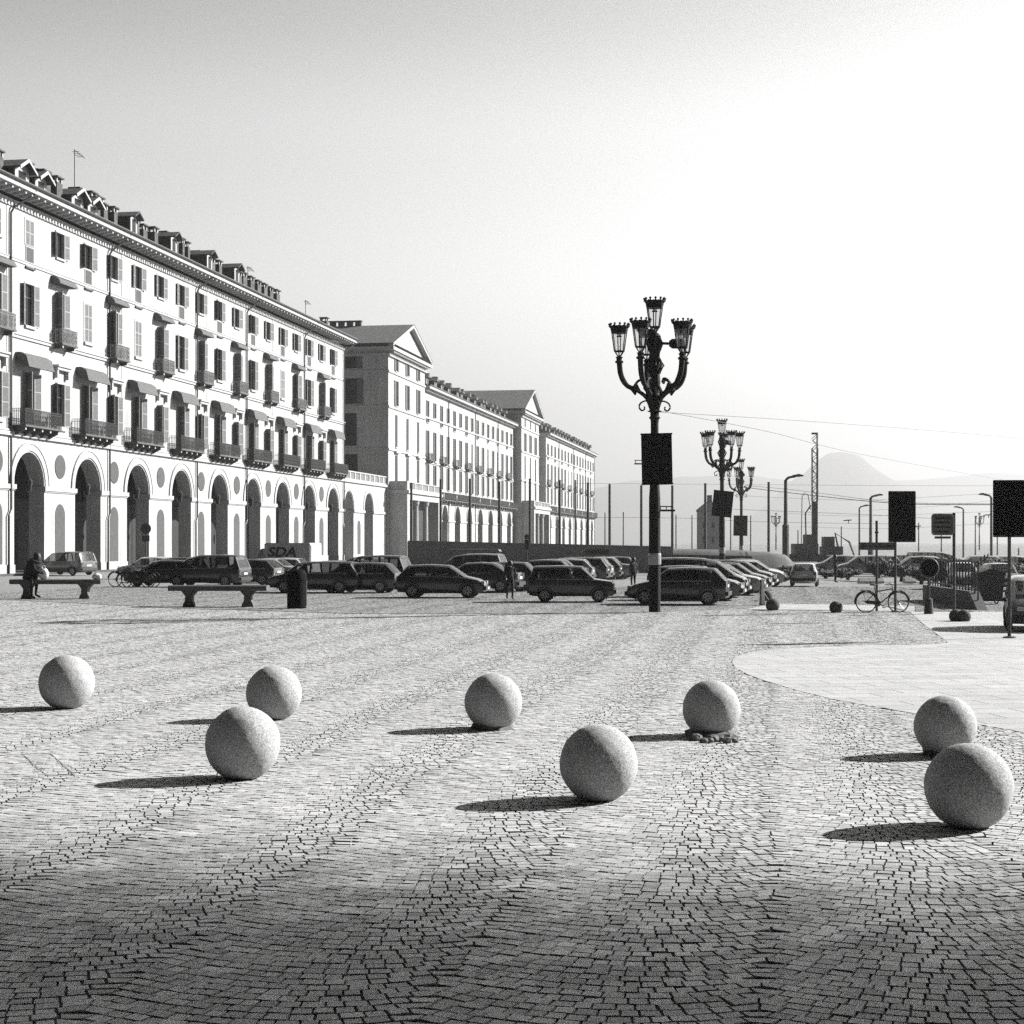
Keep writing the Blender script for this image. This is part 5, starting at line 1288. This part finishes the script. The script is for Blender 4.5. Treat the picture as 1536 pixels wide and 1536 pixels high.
# white panel sign on a leaning mast (far right)
y = 88; x = PX(1470,y); t = thing('pole_sign', 'small white square sign on a pole with a bent arm, behind the railing', 'street sign', (x, y, 0))
b = MB(); b.box(-.16,.16,-.03,.0,PZ(863,y),PZ(850,y)); b.build('sign_plate', M['white'], t)
b = MB(); b.tube([(0,.03,0),(0,.03,PZ(850,y)),(-.05,.03,PZ(846,y)),(.42,.03,PZ(836,y)),(.45,.03,PZ(831,y))],.045,6).tube([(.25,.03,PZ(839,y)),(.25,.03,PZ(832,y))],.04,6); b.build('post', M['sign_dark'], t)

# ------------------------------------------------------------------ overhead wires
def wire(pts, r, label):
    b = MB(); P = curve_pts([(PX(px,y),y,PZ(py,y)) for px,py,y in pts], 8); b.tube(P, r, 5)
    tag(b.build('overhead_wire', M['iron'], None), label, 'wire', 'overhead wires')
ly_ = ly
wire([(988,618,ly_),(1200,631,62),(1400,646,68),(1700,672,76)], .010, 'upper thin wire running from the nearest lamp to the right edge')
wire([(988,616,ly_),(1150,647,75),(1300,683,92),(1545,727,125)], .011, 'slanting wire dropping from the nearest lamp to the right poster board')
wire([(1118,731,150),(1200,741,140),(1330,754,128),(1450,757,118),(1700,756,110)], .028, 'thick sagging double tram wire, lower strand')
wire([(1118,728,150),(1200,736,140),(1330,752,128),(1450,755.5,118),(1700,755,110)], .016, 'thick sagging double tram wire, upper strand')
wire([(860,725,170),(1153,727,170),(1340,728.5,170),(1700,729,170)], .012, 'faint level wire across the hill')
wire([(1100,764,160),(1153,766,160),(1300,772,160),(1420,779,160)], .016, 'thin wire below the tram wires, sagging to the square sign')
wire([(830,776,220),(1014,777,220),(1153,783,220),(1350,786,220)], .02, 'lowest thin wire behind the nearest lamp post')
wire([(1090,742,180),(1180,747,180),(1300,750,178),(1480,741,172),(1700,735,168)], .012, 'thin wire just above the thick tram wires')
wire([(1180,770,230),(1290,774,230),(1440,769,225),(1700,760,220)], .016, 'thin hazy wire passing behind the square sign')
wire([(1200,790,260),(1330,793,260),(1480,786,255),(1700,780,250)], .018, 'lowest thin hazy wire on the right')
wire([(1300,766,210),(1430,757,200),(1560,742,190)], .012, 'thin wire rising to the right poster board')
for px,py in ((1270,781),(1374,790),(1480,773)):
    y = 150; x = PX(px,y); z = PZ(py,y); b = MB(); b.tube([(-.3,0,.0),(.0,0,.03),(.45,0,.06)],[.04,.06,.05],6).tube([(.2,0,0),(.15,0,-.25)],.035,5)
    tag(b.build('wire_hanger', M['iron'], None, loc=(x,y,z)), 'dark insulator hanging on the tram wires near the poster stand', 'insulator', 'insulators on the tram wires')

# ------------------------------------------------------------------ bushes and trees
def tree(px, pb, w, pt, y, label, name='bush', trunk=0.25, n=2600, leaf=.16, dens=1.0, seed=1, cat='bush'):
    rr = random.Random(seed); x = PX(px,y); h = PZ(pt,y); W_ = w*y/F/2
    t = thing(name, label, cat, (x, y, 0), 0, 'bushes and trees beyond the square')
    b = MB(); th = max(.4,h*trunk); b.tube([(0,0,0),(.05,.05,th),(.0,.1,h*.7)],[.14,.1,.03],7)
    for k in range(6):
        a = 2*math.pi*k/6+rr.random(); b.tube([(.03,.03,th*.8),(W_*.35*math.cos(a),W_*.35*math.sin(a),h*.55),(W_*.6*math.cos(a),W_*.6*math.sin(a),h*.75)],[.07,.04,.015],5)
    b.build('trunk', M['bark'], t)
    cl = [(rr.uniform(-.7,.7)*W_, rr.uniform(-.6,.6)*W_, rr.uniform(.35,.78)*h, rr.uniform(.28,.5)) for _ in range(9)]
    m_ = MB()
    for i in range(n):
        c = rr.choice(cl); rx = c[3]*W_*1.1; rz_ = c[3]*h*.55
        d = Vector((rr.gauss(0,1),rr.gauss(0,1),rr.gauss(0,1))).normalized()*rr.random()**.35
        p = Vector((c[0]+d.x*rx, c[1]+d.y*rx, max(.15,c[2]+d.z*rz_)))
        u = Vector((rr.gauss(0,1),rr.gauss(0,1),rr.gauss(0,1))).normalized()*leaf*rr.uniform(.6,1.4); v = u.orthogonal().normalized()*leaf*rr.uniform(.4,.8)
        m_.quad(p-u, p-v, p+u, p+v)
    m_.build('crown', M['leaf'], t, recalc=False)
tree(1318,871,60,834,101,'dark rounded bush behind the arrow sign',seed=2,n=2600,leaf=.11,trunk=.12)
tree(1352,871,30,846,99,'lower bush right of the arrow sign posts',seed=3,leaf=.1,n=1500,trunk=.12)
tree(1382,876,46,851,93,'dark bush behind the round sign',seed=4,leaf=.1,trunk=.12)
tree(1432,870,52,836,103,'round hazy bush behind the square sign post',seed=5,leaf=.11,trunk=.12)
tree(1482,868,84,838,107,'broad hazy bush behind the white pole sign',seed=6,leaf=.12,n=3400,trunk=.12)
tree(1545,872,70,843,101,'hazy bush at the right edge beneath the poster board',seed=7,leaf=.11,trunk=.12)
tree(1272,870,40,852,104,'low bush right of the site digger',seed=8,leaf=.1,n=1600,trunk=.12)
tree(1186,868,40,846,108,'low bush left of the pale small car',seed=9,leaf=.1,n=1600,trunk=.12)
tree(1238,868,46,853,108,'low bush between the pale car and the digger',seed=10,leaf=.1,n=1600,trunk=.12)
tree(1402,878,60,858,97,'low hedge bush left of the railing',seed=12,leaf=.1,trunk=.12)

# added trees, unseen at right: leaf density shaped to shade the nearest cobbles
def shade_trees():
    rr = random.Random(21); cr = {0: MB(), 1: MB(), 2: MB()}
    n = 0
    while n < 150000:
        gx, gz = rr.uniform(-8.5, 9.5), rr.uniform(3.5, 15.5)
        e = gz + .20*gx                                  # far edge of the shade
        tr = float(np.interp(e, (8,8.8,9.7,10.6,11.5,12.8,14.3), (.03,.06,.15,.32,.54,.84,1))); p = min(1, -math.log(tr)/3.5)
        if rr.random() > p: continue
        n += 1
        D = 31 + 4.2*rr.uniform(-1,1)*math.sqrt(max(.05,1-((gz-9)/8)**2))
        X, Y, Z = gx+math.cos(rad(SUN_AZ))*D, gz+math.sin(rad(SUN_AZ))*D, D*math.tan(rad(SUN_EL))
        k = min(2, max(0, int((gx+8.5)/6)))
        u = Vector((rr.gauss(0,1),rr.gauss(0,1),rr.gauss(0,1))).normalized(); v = u.orthogonal().normalized(); q = .06*rr.uniform(.7,1.3)
        c = Vector((X,Y,Z)); u *= q*1.3; v *= q*.7
        cr[k].quad(c-u, c-v, c+u, c+v)
    for k in range(3):
        x = -8.5+6*k+3+math.cos(rad(SUN_AZ))*31; y = 1.5+math.sin(rad(SUN_AZ))*31
        t = thing('added_shade_tree', ('nearest','middle','farthest')[k]+' leafy tree added out of view at right to shade the cobbles', 'tree', (x, y, 0), 0, 'added shade trees out of view')
        b = MB(); b.tube([(0,0,0),(.05,0,5),(0,.1,11),(.1,.3,14.5)], [.32,.26,.18,.05], 10)
        for i in range(6):
            a = .4+i*.5; r_ = rr.uniform(1.6,2.8); b.tube([(0,.05,10+i*.5),(r_*.5*math.cos(a),r_*.5*math.sin(a),13+i*.3),(r_*math.cos(a),r_*math.sin(a)+.8,15.2+i*.3)], [.07,.04,.015], 6)
        b.build('trunk', M['bark'], t)
        m_ = cr[k]; m_.v = [(p[0]-x, p[1]-y, p[2]) for p in m_.v]; m_.build('crown', M['leaf'], t, recalc=False)
shade_trees()

# ------------------------------------------------------------------ people
def person(label, loc, rz, J, scale=1.0, coat=None, hair=True, head_r=.105, extra=None, group='people in the square'):
    """one continuous skinned body; J overrides joints of a standing figure (x forward, y left, z up)"""
    t = thing('person', label, 'person', loc, rz, group, scale)
    P = dict(pelvis=(0,0,.93), belly=(0,0,1.08), chest=(0,0,1.28), neck=(0,0,1.46), head=(.02,0,1.60), crown=(.01,0,1.70),
             shL=(0,.19,1.40), elL=(-.03,.24,1.12), haL=(.05,.25,.88), fiL=(.08,.25,.78), shR=(0,-.19,1.40), elR=(-.03,-.24,1.12), haR=(.05,-.25,.88), fiR=(.08,-.25,.78),
             hiL=(0,.10,.88), knL=(.03,.11,.48), anL=(-.02,.11,.08), toL=(.16,.12,.04), hiR=(0,-.10,.88), knR=(.03,-.11,.48), anR=(-.02,-.11,.08), toR=(.16,-.12,.04))
    P.update(J)
    rr = dict(pelvis=.14, belly=.125, chest=.15, neck=.06, head=head_r, crown=.07, shL=.075, shR=.075, elL=.05, elR=.05, haL=.036, haR=.036, fiL=.03, fiR=.03,
              hiL=.105, hiR=.105, knL=.066, knR=.066, anL=.045, anR=.045, toL=.038, toR=.038)
    ed = [('pelvis','belly'),('belly','chest'),('chest','neck'),('neck','head'),('head','crown')]
    for s in 'LR': ed += [('chest','sh'+s),('sh'+s,'el'+s),('el'+s,'ha'+s),('ha'+s,'fi'+s),('pelvis','hi'+s),('hi'+s,'kn'+s),('kn'+s,'an'+s),('an'+s,'to'+s)]
    nm = list(P); me = bpy.data.meshes.new('body'); me.from_pydata([P[k] for k in nm], [(nm.index(a),nm.index(c)) for a,c in ed], [])
    o = bpy.data.objects.new('body', me); COL.objects.link(o)
    sk = o.modifiers.new('skin','SKIN'); 
    if not me.skin_vertices: bpy.context.view_layer.update()
    if not me.skin_vertices: me.attributes
    lay = me.skin_vertices[0] if me.skin_vertices else None
    if lay is None:
        bm = bmesh.new(); bm.from_mesh(me); bm.verts.layers.skin.verify(); bm.to_mesh(me); bm.free(); lay = me.skin_vertices[0]
    for i,k in enumerate(nm): lay.data[i].radius = (rr[k], rr[k]*(1.15 if k in('chest','pelvis','belly') else 1)); lay.data[i].use_root = (k == 'pelvis')
    sub = o.modifiers.new('sub','SUBSURF'); sub.levels = 1; sub.render_levels = 1
    dg = bpy.context.evaluated_depsgraph_get(); m2 = bpy.data.meshes.new_from_object(o.evaluated_get(dg)); bpy.data.objects.remove(o)
    m2.materials.clear(); m2.materials.append(coat or M['cloth_dark']); m2.materials.append(M['skin'])
    hd = Vector(P['head']); ha = [Vector(P['fiL']), Vector(P['fiR'])]
    for p in m2.polygons:
        p.use_smooth = True
        if (p.center-hd).length < .15 or min((p.center-q).length for q in ha) < .07: p.material_index = 1
    m2.name = 'body'; q = bpy.data.objects.new('body', m2); COL.objects.link(q); q.parent = t
    if hair:
        b = MB(); c = Vector(P['crown']); h = hd
        b.lathe([(.02,.155),(.08,.14),(.118,.08),(.13,0),(.125,-.08),(.10,-.2 if hair == 'long' else -.1),(.04,-.3 if hair == 'long' else -.12)], (h.x-.035,h.y,h.z), 12); b.build('hair', M['hair'], t, smooth=60)
    if extra: extra(t)
    return t
x, y = G(765, 899)
person('dark-clothed man walking in front of the parked cars', (x, y), rad(-80), dict(knL=(.14,.1,.5),anL=(.05,.1,.08),toL=(.23,.1,.05),knR=(-.02,-.1,.5),anR=(-.24,-.1,.12),toR=(-.08,-.1,.04),elL=(-.1,.26,1.14),haL=(-.05,.26,.9),fiL=(-.03,.26,.8),elR=(.05,-.26,1.14),haR=(.2,-.22,.95),fiR=(.26,-.2,.87)), .93)
x, y = G(950, 882)
person('dark figure standing behind the cars left of the nearest lamp post', (x, y), rad(120), {}, .92)
def coat_part(t):
    b = MB(); b.tube(curve_pts([(-.03,0,sH-.02),(.02,0,sH+.18),(.1,0,sH+.40),(.17,0,sH+.56),(.21,0,sH+.66)],4), [.25]*4+[.25]*4+[.26]*4+[.22]*4+[.10], 12); b.build('coat', M['cloth_dark'], t, smooth=60)
x, y = PX(46,y1), y1
sH = h1/1.27
person('person in dark coat seated on the left bench, leaning over a pale bag', (x, y, 0), rad(-10),
       dict(pelvis=(0,0,sH+.12),belly=(.06,0,sH+.27),chest=(.14,0,sH+.46),neck=(.2,0,sH+.63),head=(.27,0,sH+.74),crown=(.29,0,sH+.84),
            shL=(.15,.19,sH+.57),shR=(.15,-.19,sH+.57),elL=(.28,.24,sH+.32),elR=(.28,-.24,sH+.32),haL=(.48,.14,sH+.2),haR=(.48,-.14,sH+.2),fiL=(.55,.1,sH+.17),fiR=(.55,-.1,sH+.17),
            hiL=(.05,.1,sH+.1),hiR=(.05,-.1,sH+.1),knL=(.16,.14,sH-.02),knR=(.2,-.32,sH+.02),anL=(.1,.16,.12),anR=(.2,-.36,.08),toL=(.28,.16,.05),toR=(.36,-.38,.04)), 1.27, hair='long', extra=coat_part)
# bags on the bench
def bag(px, pz, w, h, m, label):
    x = PX(px,y1-.1); bm = bmesh.new(); bmesh.ops.create_icosphere(bm, subdivisions=3, radius=1)
    from mathutils import noise
    for v in bm.verts:
        k = 1+.18*noise.noise(v.co*2+Vector((px,0,0))); v.co = Vector((v.co.x*w*k, v.co.y*.14*k, max(-h*.9, v.co.z*h*k)))
    me = bpy.data.meshes.new('bag'); bm.to_mesh(me); bm.free(); me.materials.append(m); me.polygons.foreach_set('use_smooth',[True]*len(me.polygons))
    t = thing('bag', label, 'bag', (x, y1-.15, pz)); o = bpy.data.objects.new('sack', me); COL.objects.link(o); o.parent = t; o.location = (0,0,h*.88)
    b = MB(); b.tube(curve_pts([(-w*.4,0,h*1.6),(-w*.2,0,h*2.2),(w*.2,0,h*2.2),(w*.4,0,h*1.6)],4),.018,5); b.build('handle', m, t)
bag(66, h1, .22, .26, M['white'], 'white bag on the bench beside the seated person')
bag(146, h1, .2, .14, M['white'], 'small pale bag at the right end of the left bench')
x, y = G(1253, 874)
person('far dark figure standing between the small pale car and the digger', (x, y), 0, {}, .95)

# ------------------------------------------------------------------ hills and far shore
def hills(name, y, prof, depth, seed):
    rr = random.Random(seed); b = MB(); n = 90; rows = 8
    x0, x1 = prof[0][0], prof[-1][0]
    from mathutils import noise
    for i in range(n):
        px = x0+(x1-x0)*i/(n-1)
        for (a,pa),(c,pc) in zip(prof,prof[1:]):
            if a <= px <= c: pt = pa+(pc-pa)*(px-a)/(c-a); break
        h = PZ(pt,y)
        for j in range(rows):
            f = j/(rows-1); yy = y+depth*(2*f-1); k = max(0,1-(2*f-1)**2)
            b.v.append((PX(px,y)*(1+(yy-y)/y*.3), yy, -2+(h+2)*k*(1+.05*noise.noise(Vector((px*.02,f*4,seed))))))
    for i in range(n-1):
        for j in range(rows-1): b.f.append((i*rows+j,(i+1)*rows+j,(i+1)*rows+j+1,i*rows+j+1)); b.mi.append(0)
    o = b.build(name, M['hill'], None, smooth=80); o['kind'] = 'structure'
hills('wooded_hill', 6800, [(1100,800),(1160,748),(1185,722),(1205,710),(1225,690),(1245,678),(1265,674),(1285,680),(1305,696),(1330,712),(1350,724),(1400,760),(1460,800)], 300, 1)
hills('far_hills', 8600, [(500,790),(700,770),(860,742),(930,722),(1020,716),(1100,712),(1180,720),(1300,724),(1400,716),(1500,708),(1620,712),(1800,725),(2100,780)], 350, 2)

# ------------------------------------------------------------------ haze: one closed box round camera and scene
b = MB(); b.box(-4500,5000,-60,9800,-3,800); hz = b.build('haze', [], None) if False else None
me = bpy.data.meshes.new('haze'); me.from_pydata(b.v, [], b.f); hm = bpy.data.materials.new('haze_air'); hm.use_nodes = True; nt = hm.node_tree; nt.nodes.clear()
pv = nt.nodes.new('ShaderNodeVolumePrincipled'); pv.inputs['Color'].default_value = (.66,.66,.66,1); pv.inputs['Density'].default_value = .0003; pv.inputs['Anisotropy'].default_value = .5
mo = nt.nodes.new('ShaderNodeOutputMaterial'); nt.links.new(pv.outputs[0], mo.inputs['Volume']); me.materials.append(hm)
hz = bpy.data.objects.new('haze', me); COL.objects.link(hz); hz['kind'] = 'stuff'
